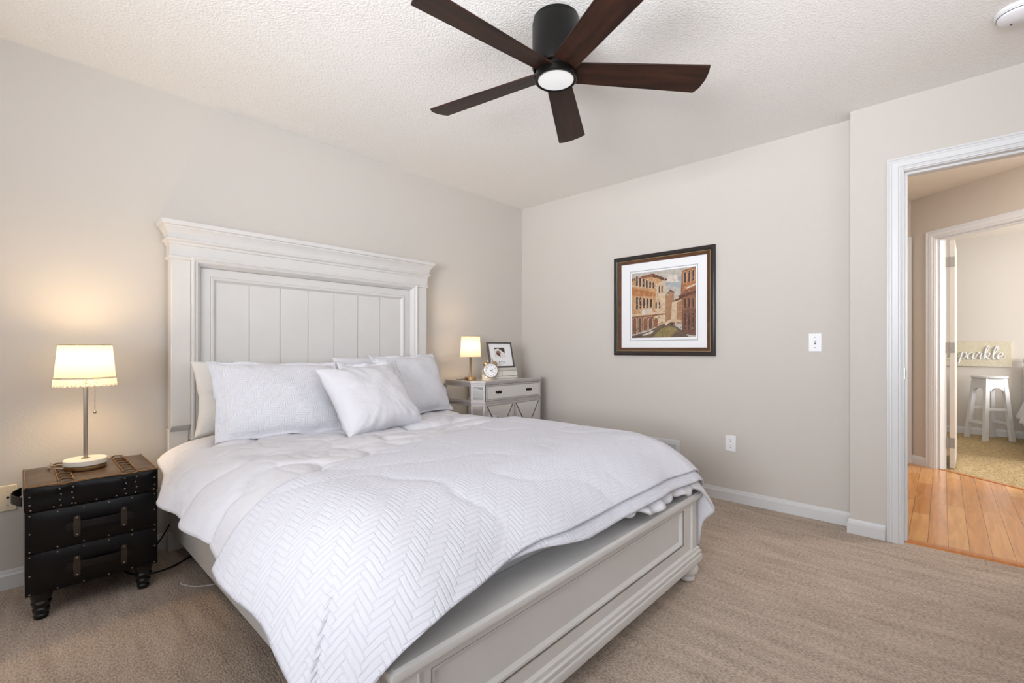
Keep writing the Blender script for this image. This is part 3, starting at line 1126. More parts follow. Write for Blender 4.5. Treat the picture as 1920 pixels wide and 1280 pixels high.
ed.tube([(TX0 + 0.004 + (TX1 - TX0 - 0.008) * k / 40, TYF + 0.004, TZ1 - 0.003 - 0.004 * (math.exp(-((k / 40 - 0.28) / 0.06) ** 2) + math.exp(-((k / 40 - 0.77) / 0.06) ** 2)) + 0.001 * math.sin(k * 1.7)) for k in range(41)], 0.0025, 6)
ed.tube([(TX0 + 0.001, TYF + 0.004, TZ1 - 0.003), (TX0 + 0.001, TYB - 0.004, TZ1 - 0.003)], 0.002, 6)
ed.tube([(TX1 - 0.001, TYF + 0.004, TZ1 - 0.003), (TX1 - 0.001, TYB - 0.004, TZ1 - 0.003)], 0.002, 6)
ed.build('stitched_edge', M['stitch'], lid)

# two drawers with strap handles
for (z0, z1) in ((0.272, 0.429), (0.108, 0.269)):
    dr = MB()
    padded_front(dr, z0, z1, TYF + 0.008, 0.008)
    pts = []
    for k in range(6):
        x = TX0 + 0.012 + k * (TX1 - TX0 - 0.024) / 5
        pts += [(x, TYF + 0.0015, z0 + 0.009), (x, TYF + 0.0015, z1 - 0.009)]
    pts += [(TX0 + 0.012, TYF + 0.001, (z0 + z1) / 2), (TX1 - 0.012, TYF + 0.001, (z0 + z1) / 2)]
    nails(dr, pts, 1)
    drawer = dr.build('drawer', [M['leather'], M['nail']], trunk, smooth=40)
    zc = (z0 + z1) / 2
    hx0, hx1 = TX0 + 0.145, TX0 + 0.292
    hd = MB()
    # strap with rounded ends running under the clasps
    npt = 26
    pl = []
    for k in range(npt + 1):
        u = k / npt
        x = hx0 - 0.034 + (hx1 - hx0 + 0.068) * u
        inside = max(0.0, math.sin(PI * min(1, max(0, (x - hx0) / (hx1 - hx0)))))
        pl.append(((x, TYF - 0.006 - 0.020 * inside, zc + 0.006 * inside), 0.017 if 0.17 < u < 0.83 else 0.017))
    vs, fs = [], []
    for k, (p_, hw) in enumerate(pl):
        u = k / npt
        endk = min(1.0, min(u, 1 - u) / 0.07)
        hw = hw * math.sqrt(max(0.02, 1 - (1 - endk) ** 2)) * (0.8 if 0.25 < u < 0.75 else 1.0)
        x, y, z = p_
        vs += [(x, y, z - hw), (x, y, z + hw), (x, y + 0.005, z + hw), (x, y + 0.005, z - hw)]
    for k in range(npt):
        for q in range(4):
            fs.append((k * 4 + q, k * 4 + (q + 1) % 4, k * 4 + 4 + (q + 1) % 4, k * 4 + 4 + q))
    fs += [(3, 2, 1, 0), (npt * 4, npt * 4 + 1, npt * 4 + 2, npt * 4 + 3)]
    hd.add(vs, fs)
    hd.build('handle', M['strap'], drawer, bevel=0.0015)
    for x in (hx0, hx1):
        cl = MB()
        pts2 = []
        for k in range(21):
            a = PI * k / 20
            pts2.append((x + 0.0105 * math.cos(a), zc + 0.032 + 0.0105 * math.sin(a)))
        for k in range(21):
            a = PI + PI * k / 20
            pts2.append((x + 0.0105 * math.cos(a), zc - 0.032 + 0.0105 * math.sin(a)))
        cl.poly(pts2, 0.003, axis='y', base=TYF - 0.011)
        cl.box(x - 0.011, x + 0.011, TYF - 0.014, TYF - 0.005, zc - 0.014, zc + 0.014)
        nails(cl, [(x, TYF - 0.011, zc + 0.034), (x, TYF - 0.011, zc - 0.034)], 1)
        cl.build('clasp', [M['buckle'], M['nail']], drawer, bevel=0.001)
# side carry handle
mb = MB()
zc = 0.455
vs, fs = [], []
for k in range(17):
    u = k / 16
    y = -0.36 + 0.20 * u
    x = TX0 - 0.006 - 0.028 * math.sin(PI * u)
    vs += [(x, y, zc - 0.018), (x, y, zc + 0.018), (x - 0.004, y, zc + 0.018), (x - 0.004, y, zc - 0.018)]
for k in range(16):
    for q in range(4):
        fs.append((k * 4 + q, k * 4 + (q + 1) % 4, k * 4 + 4 + (q + 1) % 4, k * 4 + 4 + q))
fs += [(3, 2, 1, 0), (64, 65, 66, 67)]
mb.add(vs, fs)
mb.build('side_handle', M['strap'], trunk, bevel=0.001)

# ------------------------------------------------------------------ lamp on the trunk
LX, LY, LZ = -3.205, -0.262, TZ1 + 0.003
lamp = thing('table_lamp', 'lit lamp with lace-trimmed cream shade on the black trunk', 'lamp', (LX, LY, LZ))
mb = MB()
mb.lathe([(0.0, 0.0), (0.069, 0.0), (0.071, 0.003), (0.071, 0.016), (0.066, 0.019), (0.0, 0.019)], (LX, LY, LZ), 48)
mb.build('base_ring', M['brass'], lamp)
mb = MB()
mb.lathe([(0.0, 0.019), (0.072, 0.019), (0.0745, 0.022), (0.0745, 0.040), (0.072, 0.043), (0.0, 0.043)], (LX, LY, LZ), 48)
mb.build('marble_base', M['marble'], lamp)
mb = MB()
mb.lathe([(0.015, 0.043), (0.015, 0.046), (0.0075, 0.048), (0.0075, 0.395), (0.012, 0.40), (0.012, 0.44), (0.0, 0.44)], (LX, LY, LZ), 20)
mb.build('stem', M['steel'], lamp)


def shell(mb, c, prof, seg, m=0):
    vs, fs = [], []
    for r, z in prof:
        for k in range(seg):
            a = 2 * PI * k / seg
            vs.append((c[0] + r * math.cos(a), c[1] + r * math.sin(a), c[2] + z))
    for i in range(len(prof) - 1):
        for k in range(seg):
            k2 = (k + 1) % seg
            fs.append((i * seg + k, i * seg + k2, (i + 1) * seg + k2, (i + 1) * seg + k))
    return mb.add(vs, fs, m)


SB, ST = 0.378, 0.545
mb = shell(MB(), (LX, LY, LZ), [(0.1024, SB + 0.020), (0.090, ST)], 56)
shd = mb.build('lamp_shade', M['shade'], lamp, recalc=False)
mb = MB()
mb.tube([(LX + 0.0905 * math.cos(2 * PI * k / 48), LY + 0.0905 * math.sin(2 * PI * k / 48), LZ + ST) for k in range(48)], 0.0018, 6, closed=True)
for k in range(3):
    a = 2 * PI * k / 3 + 0.4
    mb.tube([(LX, LY, LZ + 0.44 + 0.07), (LX + 0.09 * math.cos(a), LY + 0.09 * math.sin(a), LZ + ST - 0.004)], 0.0014, 6)
mb.build('shade_ring', M['steel'], shd)
# cut-work lace: a scalloped band pierced with holes
mb = MB()
nseg, rows = 180, 9
keep = []
vs, fs = [], []
for j in range(rows + 1):
    for k in range(nseg):
        a = 2 * PI * k / nseg
        v = j / rows
        z = SB + 0.026 - v * 0.042
        if j == rows:
            z += 0.005 * abs(math.sin(k * PI / 6))
        r = 0.1055 + 0.0006 * math.sin(k * 1.3)
        r = 0.104 - 0.014 * (z - SB) / (ST - SB) + 0.0016
        vs.append((LX + r * math.cos(a), LY + r * math.sin(a), LZ + z))
for j in range(rows):
    for k in range(nseg):
        if (j in (2, 5) and k % 3 == 1) or (j in (4, 7) and k % 4 == 0):
            continue
        k2 = (k + 1) % nseg
        fs.append((j * nseg + k, j * nseg + k2, (j + 1) * nseg + k2, (j + 1) * nseg + k))
mb.add(vs, fs)
mb.build('lace_trim', M['lace'], shd, recalc=False, solid=0.0008)
mb = MB()
cxp = (LX + 0.030, LY - 0.01)
for k in range(22):
    mb.ball((cxp[0], cxp[1], LZ + 0.385 - k * 0.0062), 0.0021, 6)
mb.ball((cxp[0], cxp[1], LZ + 0.385 - 22 * 0.0062 - 0.004), 0.0062, 12)
mb.build('pull_chain', M['steel'], lamp)


def lamp_light(name, loc, power, parent, col=(1, 0.76, 0.48)):
    d_ = bpy.data.lights.new(name, 'POINT')
    d_.energy = power
    d_.color = col
    d_.shadow_soft_size = 0.055
    o = bpy.data.objects.new(name, d_)
    COL.objects.link(o)
    o.parent = parent
    o.location = loc
    return o


lamp_light('lamp_glow', (0, 0, 0.475), 8.0, lamp, (1, 0.70, 0.38))
mb = MB()
mb.tube([(LX - 0.068, LY + 0.01, LZ + 0.008), (LX - 0.095, LY + 0.02, LZ + 0.012), (LX - 0.115, LY + 0.06, LZ + 0.008), (LX - 0.11, LY + 0.13, LZ + 0.006), (LX - 0.10, LY + 0.195, LZ + 0.006)], 0.003, 8)
mb.build('lamp_cord', M['steel'], lamp)

# ------------------------------------------------------------------ plates on the walls
ol = thing('wall_plate', 'ivory wall plate with small jack openings beside the black trunk', 'wall plate', (-3.47, 0, 0.402))
mb = MB()
mb.box(-3.532, -3.412, -0.006, 0, 0.345, 0.459)
mb.build('plate', M['plasticbeige'], ol, bevel=0.003)
for x in (-3.44, -3.495):
    mb = MB()
    mb.ball((x, -0.006, 0.405), 0.0055, 10, 0, 1, 0.3)
    mb.build('jack_opening', M['slot'], ol)
    for z in (0.433, 0.371):
        mb = MB()
        mb.box(x - 0.003, x + 0.003, -0.0068, -0.006, z - 0.001, z + 0.001)
        mb.build('screw', M['buckle'], ol)

outlet = thing('power_outlet', 'white duplex power outlet low on the right wall', 'outlet', (0, -1.96, 0.403))
mb = MB()
mb.box(-0.006, 0, -1.995, -1.926, 0.347, 0.459)
mb.build('plate', M['plastic'], outlet, bevel=0.003)
for z in (0.424, 0.382):
    mb = MB()
    mb.lathe([(0.0, 0.0), (0.0165, 0.0), (0.0165, 0.002), (0.0, 0.002)], (-0.006, -1.9605, z), 24, mtx=Matrix.Rotation(R(-90), 4, 'Y'))
    rc = mb.build('receptacle', M['plastic'], outlet)
    mb = MB()
    mb.box(-0.0086, -0.0076, -1.9665, -1.9645, z + 0.001, z + 0.009)
    mb.box(-0.0086, -0.0076, -1.9565, -1.9545, z + 0.001, z + 0.008)
    mb.ball((-0.0078, -1.9605, z - 0.007), 0.0025, 8)
    mb.build('slot', M['slot'], rc)

sw = thing('light_switch', 'white toggle light switch on the right wall near the doorway', 'light switch', (0, -2.463, 1.105))
mb = MB()
mb.box(-0.006, 0, -2.498, -2.428, 1.048, 1.162)
mb.build('plate', M['plastic'], sw, bevel=0.003)
mb = MB()
mb.box(-0.0066, -0.0058, -2.4685, -2.4575, 1.093, 1.117)
mb.build('toggle_slot', M['slot'], sw)
mb = MB()
mb.add([(-0.006, -2.4665, 1.098), (-0.006, -2.4595, 1.098), (-0.006, -2.4595, 1.110), (-0.006, -2.4665, 1.110), (-0.016, -2.4655, 1.108), (-0.016, -2.4605, 1.108), (-0.015, -2.4605, 1.115), (-0.015, -2.4655, 1.115)],
       [(0, 1, 5, 4), (1, 2, 6, 5), (2, 3, 7, 6), (3, 0, 4, 7), (4, 5, 6, 7), (0, 3, 2, 1)])
mb.build('toggle', M['plastic'], sw)
for z in (1.138, 1.072):
    mb = MB()
    mb.ball((-0.006, -2.463, z), 0.0028, 8, 0, 0.4)
    mb.build('screw', M['buckle'], sw)

vent = thing('air_vent', 'white louvered return-air grille low on the right wall behind the bed', 'air vent', (0, -1.40, 0.25))
mb = MB()
mb.frame(lambda a, b_, h: (-h, a, b_), -1.60, -1.16, 0.115, 0.372, [(0, 0), (0, 0.006), (0.006, 0.010), (0.032, 0.010), (0.036, 0.002)])
mb.build('grille_frame', M['trim'], vent, smooth=25)
mb = MB()
mb.box(-0.0015, 0, -1.565, -1.195, 0.15, 0.338)
mb.build('duct_opening', M['ventdark'], vent, smooth=0)
for k in range(20):
    z = 0.154 + k * 0.0094
    mb = MB()
    mb.add([(-0.009, -1.566, z), (-0.009, -1.194, z), (-0.002, -1.194, z + 0.0066), (-0.002, -1.566, z + 0.0066), (-0.009, -1.566, z + 0.001), (-0.009, -1.194, z + 0.001), (-0.002, -1.194, z + 0.0076), (-0.002, -1.566, z + 0.0076)],
           [(0, 1, 2, 3), (4, 5, 6, 7), (0, 1, 5, 4), (2, 3, 7, 6)])
    mb.build('louver', M['trim'], vent, smooth=0)
for y in (-1.38,):
    mb = MB()
    mb.box(-0.010, -0.002, y - 0.012, y + 0.012, 0.15, 0.34)
    mb.build('mullion', M['trim'], vent, smooth=0)
for y, z in ((-1.585, 0.24),):
    mb = MB()
    mb.ball((-0.010, y, z), 0.004, 8, 0, 0.4)
    mb.build('screw', M['buckle'], vent)

# ------------------------------------------------------------------ mirrored nightstand
NX0, NX1, NYF, NYB, NZ = -0.99, -0.13, -0.425, -0.03, 0.81
CH = 0.085
ns_ = thing('mirrored_nightstand', 'silver mirrored nightstand with clipped corners right of the bed', 'nightstand', ((NX0 + NX1) / 2, -0.23, 0))


def octo(g, z):
    """plan outline with clipped front corners, inset by g"""
    return [(NX0 + g, NYB - 0.0), (NX0 + g, NYF + CH + g * 0.41), (NX0 + CH + g * 0.41, NYF + g), (NX1 - CH - g * 0.41, NYF + g), (NX1 - g, NYF + CH + g * 0.41), (NX1 - g, NYB - 0.0)]


mb = MB()
mb.poly(octo(0.014, 0), NZ - 0.03 - 0.06, base=0.06)
nb = mb.build('carcass', M['silver'], ns_)
mb = MB()
mb.poly(octo(0.0, 0), 0.018, base=NZ - 0.018)
mb.poly(octo(0.008, 0), 0.014, base=NZ - 0.031)
mb.build('top_slab', M['silver'], ns_, bevel=0.002)
mb = MB()
mb.poly(octo(0.012, 0), 0.0022, base=NZ - 0.0005)
mb.build('top_mirror', M['mirror'], ns_)
ZD = 0.637                                # rail under the drawer
mb = MB()
mb.poly(octo(0.004, 0), 0.010, base=ZD)
mb.poly(octo(0.008, 0), 0.006, base=ZD - 0.006)
mb.build('waist_moulding', M['silver'], ns_, bevel=0.001)
mb = MB()
mb.poly(octo(0.008, 0), 0.05, base=0.06)
mb.build('base_moulding', M['silver'], ns_, bevel=0.001)
for x in (NX0 + 0.06, NX1 - 0.06):
    for y in (NYF + 0.07, NYB - 0.04):
        mb = MB()
        mb.lathe([(0.014, 0), (0.022, 0.06)], (x, y, 0), 4)
        mb.build('foot', M['silver'], ns_)

fx0, fx1 = NX0 + CH + 0.012, NX1 - CH - 0.012
yf = NYF + 0.014


def nf(a, b_, h):
    return (a, yf - h, b_)


FR = [(0, 0), (0, 0.007), (0.003, 0.009), (0.007, 0.009), (0.009, 0.005), (0.012, 0.005), (0.013, 0.0)]
dz0, dz1 = ZD + 0.012, NZ - 0.034
mb = MB()
mb.frame(nf, fx0, fx1, dz0, dz1, FR)
drw = mb.build('drawer', M['silver'], ns_, smooth=30)
mb = MB()
mb.box(fx0 + 0.016, fx1 - 0.016, yf - 0.004, yf, dz0 + 0.016, dz1 - 0.016)
mb.build('mirror_panel', M['mirror'], drw, smooth=0)
gl = MB()
gl.frame(nf, fx0 - 0.003, fx1 + 0.003, dz0 - 0.003, dz1 + 0.003, [(0, 0), (0, 0.003), (0.003, 0.003)])
gl.build('dark_reveal', M['silverdk'], drw, smooth=0)
for u in (0.22, 0.78):
    x = fx0 + (fx1 - fx0) * u
    zc = (dz0 + dz1) / 2
    mb = MB()
    for s in (-1, 1):
        mb.ball((x + s * 0.017, yf - 0.012, zc), 0.011, 12, 0, 1, 0.6, 1)
        mb.ball((x + s * 0.014, yf - 0.012, zc + 0.007), 0.006, 10, 0, 1, 0.6, 1)
        mb.ball((x + s * 0.014, yf - 0.012, zc - 0.007), 0.006, 10, 0, 1, 0.6, 1)
    mb.tube([(x - 0.016, yf - 0.015, zc), (x + 0.016, yf - 0.015, zc)], 0.006, 10)
    mb.tube([(x, yf, zc), (x, yf - 0.014, zc)], 0.004, 8)
    mb.build('knob', M['knob'], drw)
xm = (fx0 + fx1) / 2
for (a0, a1) in ((fx0, xm - 0.004), (xm + 0.004, fx1)):
    d0, d1 = 0.125, ZD - 0.014
    mb = MB()
    mb.frame(nf, a0, a1, d0, d1, FR)
    dr = mb.build('cabinet_door', M['silver'], ns_, smooth=30)
    mb = MB()
    mb.box(a0 + 0.016, a1 - 0.016, yf - 0.004, yf, d0 + 0.016, d1 - 0.016)
    mb.build('mirror_panel', M['mirror'], dr, smooth=0)
    mb = MB()
    for (p, q) in (((a0 + 0.017, d0 + 0.017), (a1 - 0.017, d1 - 0.017)), ((a0 + 0.017, d1 - 0.017), (a1 - 0.017, d0 + 0.017))):
        mb.tube([(p[0], yf - 0.005, p[1]), (q[0], yf - 0.005, q[1])], 0.0035, 6)
    mb.build('cross_bar', M['silverdk'], dr)
    mb = MB()
    mb.ball(((a0 + a1) / 2, yf - 0.012, (d0 + d1) / 2), 0.012, 12)
    mb.build('knob', M['knob'], dr)

# mirrored clipped corners and side panels
def panel_on(p0, p1, z0, z1, inset, name):
    p0, p1 = Vector((p0[0], p0[1], 0)), Vector((p1[0], p1[1], 0))
    d_ = (p1 - p0)
    L = d_.length
    d_.normalize()
    n_ = Vector((d_.y, -d_.x, 0))
    c = Vector(((NX0 + NX1) / 2, -0.2, 0))
    if n_.dot((p0 + p1) / 2 - c) < 0:
        n_ = -n_

    def fn(a, b_, h):
        q = p0 + d_ * a + n_ * h
        return (q.x, q.y, b_)
    mb = MB()
    mb.frame(fn, 0, L, z0, z1, [(0, 0), (0, 0.006), (inset, 0.006), (inset + 0.004, 0.001)])
    o = mb.build(name, M['silver'], ns_, smooth=25)
    mb = MB()
    vs = [fn(inset, z0 + inset, 0.0025), fn(L - inset, z0 + inset, 0.0025), fn(L - inset, z1 - inset, 0.0025), fn(inset, z1 - inset, 0.0025),
          fn(inset, z0 + inset, 0), fn(L - inset, z0 + inset, 0), fn(L - inset, z1 - inset, 0), fn(inset, z1 - inset, 0)]
    mb.add(vs, [(0, 1, 2, 3), (4, 7, 6, 5), (0, 4, 5, 1), (1, 5, 6, 2), (2, 6, 7, 3), (3, 7, 4, 0)])
    mb.build('mirror_panel', M['mirror'], o, smooth=0)


oc = octo(0.014, 0)
for (z0, z1) in ((dz0 - 0.002, dz1 + 0.002), (0.12, ZD - 0.010)):
    panel_on(oc[0], oc[1], z0, z1, 0.010, 'side_panel')
    panel_on(oc[1], oc[2], z0, z1, 0.014, 'corner_panel')
    panel_on(oc[3], oc[4], z0, z1, 0.014, 'corner_panel')
    panel_on(oc[4], oc[5], z0, z1, 0.010, 'side_panel')

NT = NZ + 0.0018
# lamp
lx, ly = -0.905, -0.25
lamp2 = thing('table_lamp', 'small lit brass lamp with plain white shade on the mirrored nightstand', 'lamp', (lx, ly, NT))
mb = MB()
mb.lathe([(0.0, 0.0), (0.046, 0.0), (0.048, 0.003), (0.048, 0.022), (0.045, 0.026), (0.014, 0.027), (0.012, 0.034), (0.0, 0.034)], (lx, ly, NT), 36)
mb.build('base', M['brass'], lamp2)
mb = MB()
mb.lathe([(0.007, 0.030), (0.008, 0.05), (0.0095, 0.19), (0.012, 0.195), (0.012, 0.235), (0.0, 0.235)], (lx, ly, NT), 16)
mb.build('stem', M['brass'], lamp2)
mb = shell(MB(), (lx, ly, NT), [(0.084, 0.188), (0.074, 0.352)], 48)
sh = mb.build('lamp_shade', M['shade2'], lamp2, recalc=False)
mb = MB()
mb.tube([(lx + 0.0745 * math.cos(2 * PI * k / 40), ly + 0.0745 * math.sin(2 * PI * k / 40), NT + 0.352) for k in range(40)], 0.0015, 6, closed=True)
for k in range(3):
    a = 2 * PI * k / 3
    mb.tube([(lx, ly, NT + 0.30), (lx + 0.074 * math.cos(a), ly + 0.074 * math.sin(a), NT + 0.35)], 0.0013, 6)
mb.build('shade_ring', M['brass'], sh)
lamp_light('lamp_glow', (0, 0, 0.272), 3.0, lamp2, (1, 0.70, 0.38))
mb = MB()
mb.tube([(lx - 0.052, ly - 0.01, NT + 0.005), (lx - 0.085, ly - 0.022, NT + 0.012), (lx - 0.094, ly + 0.03, NT + 0.006), (lx - 0.06, ly + 0.10, NT + 0.004)], 0.0028, 8)
mb.build('lamp_cord', M['cord'], lamp2)

# books
BKX, BKY = -0.555, -0.235
z = NT
books = [(0.265, 0.175, 0.022, 'bookgrey', 'pale cloth book at the bottom of the stack under the photo frame'),
         (0.262, 0.172, 0.045, 'paper', 'thick cream book in the middle of the stack under the photo frame'),
         (0.258, 0.168, 0.024, 'bookgrey', 'pale book topmost of the stack, directly under the photo frame')]
for i, (L, W_, T, mm, lab) in enumerate(books):
    bk = thing('book', lab, 'book', (BKX, BKY, z), R(-3 + 2 * i), 'books under the photo frame')
    t_ = 0.003
    mb = MB()
    mb.box(-L / 2, L / 2, -W_ / 2, W_ / 2, 0, t_).box(-L / 2, L / 2, -W_ / 2, W_ / 2, T - t_, T).box(-L / 2, L / 2, -W_ / 2, -W_ / 2 + t_, 0, T)
    if i == 1:
        mb.box(-L * 0.20, -L * 0.19, -W_ / 2 - 0.0006, -W_ / 2, 0, T, 1)
    mb.build('cover', [M[mm], M['silverdk']], bk, local=True, bevel=0.0012)
    mb = MB()
    mb.box(-L / 2 + 0.004, L / 2 - 0.004, -W_ / 2 + t_, W_ / 2 - 0.005, t_, T - t_)
    mb.build('pages', M['paper'], bk, local=True)
    z += T + 0.0005

# framed photo leaning back on the books
pf = thing('photo_frame', 'silver photo frame with a small photo leaning on the stacked books', 'photo frame', (BKX - 0.005, BKY - 0.045, z), R(-8))
W_, H_ = 0.262, 0.222
lean = Matrix.Rotation(R(-14), 4, 'X')


def pfn(a, b_, h):
    return tuple(lean @ Vector((a, -h, b_)))


mb = MB()
mb.frame(pfn, -W_ / 2, W_ / 2, 0.001, H_, [(0, -0.012), (0, 0.004), (0.003, 0.006), (0.010, 0.005), (0.012, -0.004)])
mb.build('frame', M['silverdk'], pf, local=True, smooth=25)


def pbox(a0, a1, b0, b1, h0, h1, m=0, mb=None):
    mb = mb or MB()
    s = len(mb.v)
    mb.box(a0, a1, -h1, -h0, b0, b1, m)
    mb.xf(lean, s)
    return mb


pbox(-W_ / 2 + 0.006, W_ / 2 - 0.006, 0.007, H_ - 0.006, -0.011, -0.003).build('mat_board', M['matboard'], pf, local=True, smooth=0)
M['photodark'] = mat('photo_dark_tone', rgb(70, 56, 52), 0.5)
M['photomid'] = mat('photo_skin_tone', rgb(150, 112, 98), 0.5)
M['photolight'] = mat('photo_light_tone', rgb(226, 222, 220), 0.5)
mb = pbox(-0.060, 0.048, 0.085, 0.175, -0.003, -0.002, 0)


def flat(mb, pts, h, m):
    vs = [tuple(lean @ Vector((a, -h, b_))) for a, b_ in pts]
    mb.add(vs, [tuple(range(len(pts)))], m)


flat(mb, [(-0.060, 0.085), (0.048, 0.085), (0.048, 0.125), (-0.02, 0.168), (-0.060, 0.160)], -0.0017, 2)
flat(mb, [(-0.050 + 0.026 * (1 + math.cos(2 * PI * k / 14)), 0.128 + 0.022 * math.sin(2 * PI * k / 14)) for k in range(14)], -0.0014, 1)
flat(mb, [(-0.045, 0.12), (-0.01, 0.095), (0.0, 0.10), (-0.03, 0.135)], -0.0011, 0)
mb.build('photo', [M['photodark'], M['photomid'], M['photolight']], pf, local=True, smooth=0)
mb = pbox(-0.028, 0.028, 0.038, 0.054, -0.003, -0.001)
pbox(-0.025, 0.025, 0.041, 0.051, -0.001, -0.0004, 1, mb)
mb.build('name_plate', [M['silverdk'], M['plastic']], pf, local=True, smooth=0)

# twin-bell alarm clock
ck = thing('alarm_clock', 'silver twin-bell alarm clock in front of the photo frame', 'clock', (-0.735, -0.305, NT), R(-30))
cr = 0.060
zc = 0.074
RX = Matrix.Rotation(R(90), 4, 'X')          # lathe axis +z -> -y
mb = MB()
mb.lathe([(0.0, -0.026), (cr * 0.9, -0.026), (cr, -0.018), (cr, 0.018), (cr + 0.003, 0.02), (cr + 0.003, 0.026), (cr - 0.004, 0.028), (cr - 0.006, 0.022)], (0, 0, zc), 40, mtx=RX, cap=False)
cb = mb.build('case', M['steel'], ck, local=True)
mb = MB()
mb.lathe([(0.0, 0.0215), (cr - 0.005, 0.0215), (cr - 0.005, 0.0225), (0.0, 0.0225)], (0, 0, zc), 40, mtx=RX)
dial = mb.build('dial', M['plastic'], ck, local=True)
for k in range(12):
    a = R(90 - 30 * (k + 1))
    cu = bpy.data.curves.new('numeral', 'FONT')
    cu.body = str(k + 1)
    cu.size = 0.0165
    cu.align_x = 'CENTER'
    cu.align_y = 'CENTER'
    to = bpy.data.objects.new('numeral_curve', cu)
    COL.objects.link(to)
    me = bpy.data.meshes.new_from_object(to)
    bpy.data.objects.remove(to)
    me.name = 'numeral'
    me.materials.clear()
    me.materials.append(M['slot'])
    o = bpy.data.objects.new('numeral', me)
    COL.objects.link(o)
    o.parent = dial
    o.location = (0.042 * math.cos(a), -0.0232, zc + 0.042 * math.sin(a))
    o.rotation_euler = (R(90), 0, 0)
for ang, L, w_, nm in ((90 - 60, 0.024, 0.0022, 'hour_hand'), (90 - 125, 0.036, 0.0016, 'minute_hand')):
    pass
for ang, L, w_, nm in ((28, 0.040, 0.0016, 'minute_hand'), (-38, 0.026, 0.0022, 'hour_hand')):
    a = R(ang)
    ux, uz = math.cos(a), math.sin(a)
    mb = MB()
    pts = [(-0.008 * ux - w_ * uz, zc - 0.008 * uz + w_ * ux), (L * ux - 0.4 * w_ * uz, zc + L * uz + 0.4 * w_ * ux), (L * ux + 0.4 * w_ * uz, zc + L * uz - 0.4 * w_ * ux), (-0.008 * ux + w_ * uz, zc - 0.008 * uz - w_ * ux)]
    mb.poly(pts, 0.0008, axis='y', base=-0.0245)
    mb.build(nm, M['black'], dial, local=True, smooth=0)
for s in (-1, 1):
    bl = MB()
    mtx = Matrix.Rotation(s * R(32), 4, 'Y')
    bl.lathe([(0.024, 0.0), (0.0235, 0.006), (0.018, 0.015), (0.009, 0.020), (0.0, 0.021)], (s * 0.036, 0, zc + cr * 0.88), 20, mtx=mtx)
    bl.tube([(s * 0.030, 0, zc + cr * 0.80), (s * 0.048, 0, zc + cr * 0.88 + 0.024)], 0.003, 8)
    bl.build('bell', M['brass'], ck, local=True)
    ft = MB()
    ft.tube([(s * 0.034, -0.004, zc - cr * 0.80), (s * 0.046, -0.004, 0.0045)], [0.006, 0.0045], 8)
    ft.build('foot', M['steel'], ck, local=True)
mb = MB()
mb.tube([(0.032 * math.cos(PI * k / 12) * 0.75, 0, zc + cr + 0.004 + 0.034 * math.sin(PI * k / 12)) for k in range(13)], 0.0024, 8)
mb.build('carry_handle', M['steel'], ck, local=True)
mb = MB()
mb.tube([(0, 0, zc + cr - 0.004), (0, 0, zc + cr + 0.014)], 0.002, 8)
mb.ball((0, 0, zc + cr + 0.016), 0.005, 10)
mb.build('hammer', M['steel'], ck, local=True)

# ------------------------------------------------------------------ framed picture on the right wall
PY0, PY1, PZ0, PZ1 = -1.862, -1.045, 1.012, 1.812
pic = thing('framed_picture', 'framed canal street print on the right wall', 'picture', (0, (PY0 + PY1) / 2, (PZ0 + PZ1) / 2))


def wfn(a, b_, h):
    return (-h, a, b_)


mb = MB()
mb.frame(wfn, PY0, PY1, PZ0, PZ1, [(0, 0.0), (0, 0.022), (0.003, 0.027), (0.012, 0.030), (0.026, 0.026), (0.032, 0.020), (0.034, 0.016)])
mb.build('frame', M['darkframe'], pic, smooth=30)
mb = MB()
mb.frame(wfn, PY0 + 0.033, PY1 - 0.033, PZ0 + 0.033, PZ1 - 0.033, [(0, 0.014), (0.001, 0.020), (0.004, 0.020), (0.005, 0.016)], 1)
mb.frame(wfn, PY0 + 0.038, PY1 - 0.038, PZ0 + 0.038, PZ1 - 0.038, [(0, 0.012), (0, 0.019), (0.006, 0.018), (0.022, 0.012), (0.024, 0.006)], 0)
mb.build('frame_lip', [M['woodframe'], M['goldlip']], pic, smooth=30)
mb = MB()
mb.box(-0.006, -0.001, PY0 + 0.055, PY1 - 0.055, PZ0 + 0.055, PZ1 - 0.055)
mb.build('mat_board', M['matboard'], pic, smooth=0)
ay0, ay1, az0, az1 = -1.735, -1.185, 1.128, 1.690     # inner mat opening (right edge, left edge)
mb = MB()
mb.frame(wfn, ay0, ay1, az0, az1, [(0, 0.006), (0, 0.0068), (0.006, 0.0068), (0.006, 0.006)])
mb.build('mat_bevel', M['matgrey'], pic, smooth=0)
PALETTE = {'sky': (200, 194, 184), 'skyb': (176, 182, 186), 'tan': (206, 160, 116), 'tan2': (188, 124, 78), 'cream': (222, 196, 164), 'brown': (146, 98, 72), 'dark': (84, 60, 54),
           'shade': (120, 84, 70), 'pale': (226, 214, 200), 'olive': (150, 132, 84), 'water': (112, 94, 76), 'roof': (104, 66, 46), 'tower': (176, 132, 98)}
pal = list(PALETTE)
pm = [mat('print_' + k, rgb(*PALETTE[k]), 0.6, vary=(38, rgb(*[max(0, min(255, int(c * 0.80))) for c in PALETTE[k]]), 0.28)) for k in pal]
art = MB()
layer = [0]


def A(col, pts):
    layer[0] += 1
    h = 0.0062 + layer[0] * 0.000004
    vs = []
    for u, v in pts:
        y = (ay1 - 0.016) + (ay0 + 0.016 - (ay1 - 0.016)) * u
        z_ = (az0 + 0.024) + (az1 - 0.018 - az0 - 0.024) * v
        vs.append((-h, y, z_))
    art.add(vs, [tuple(range(len(pts)))], pal.index(col))


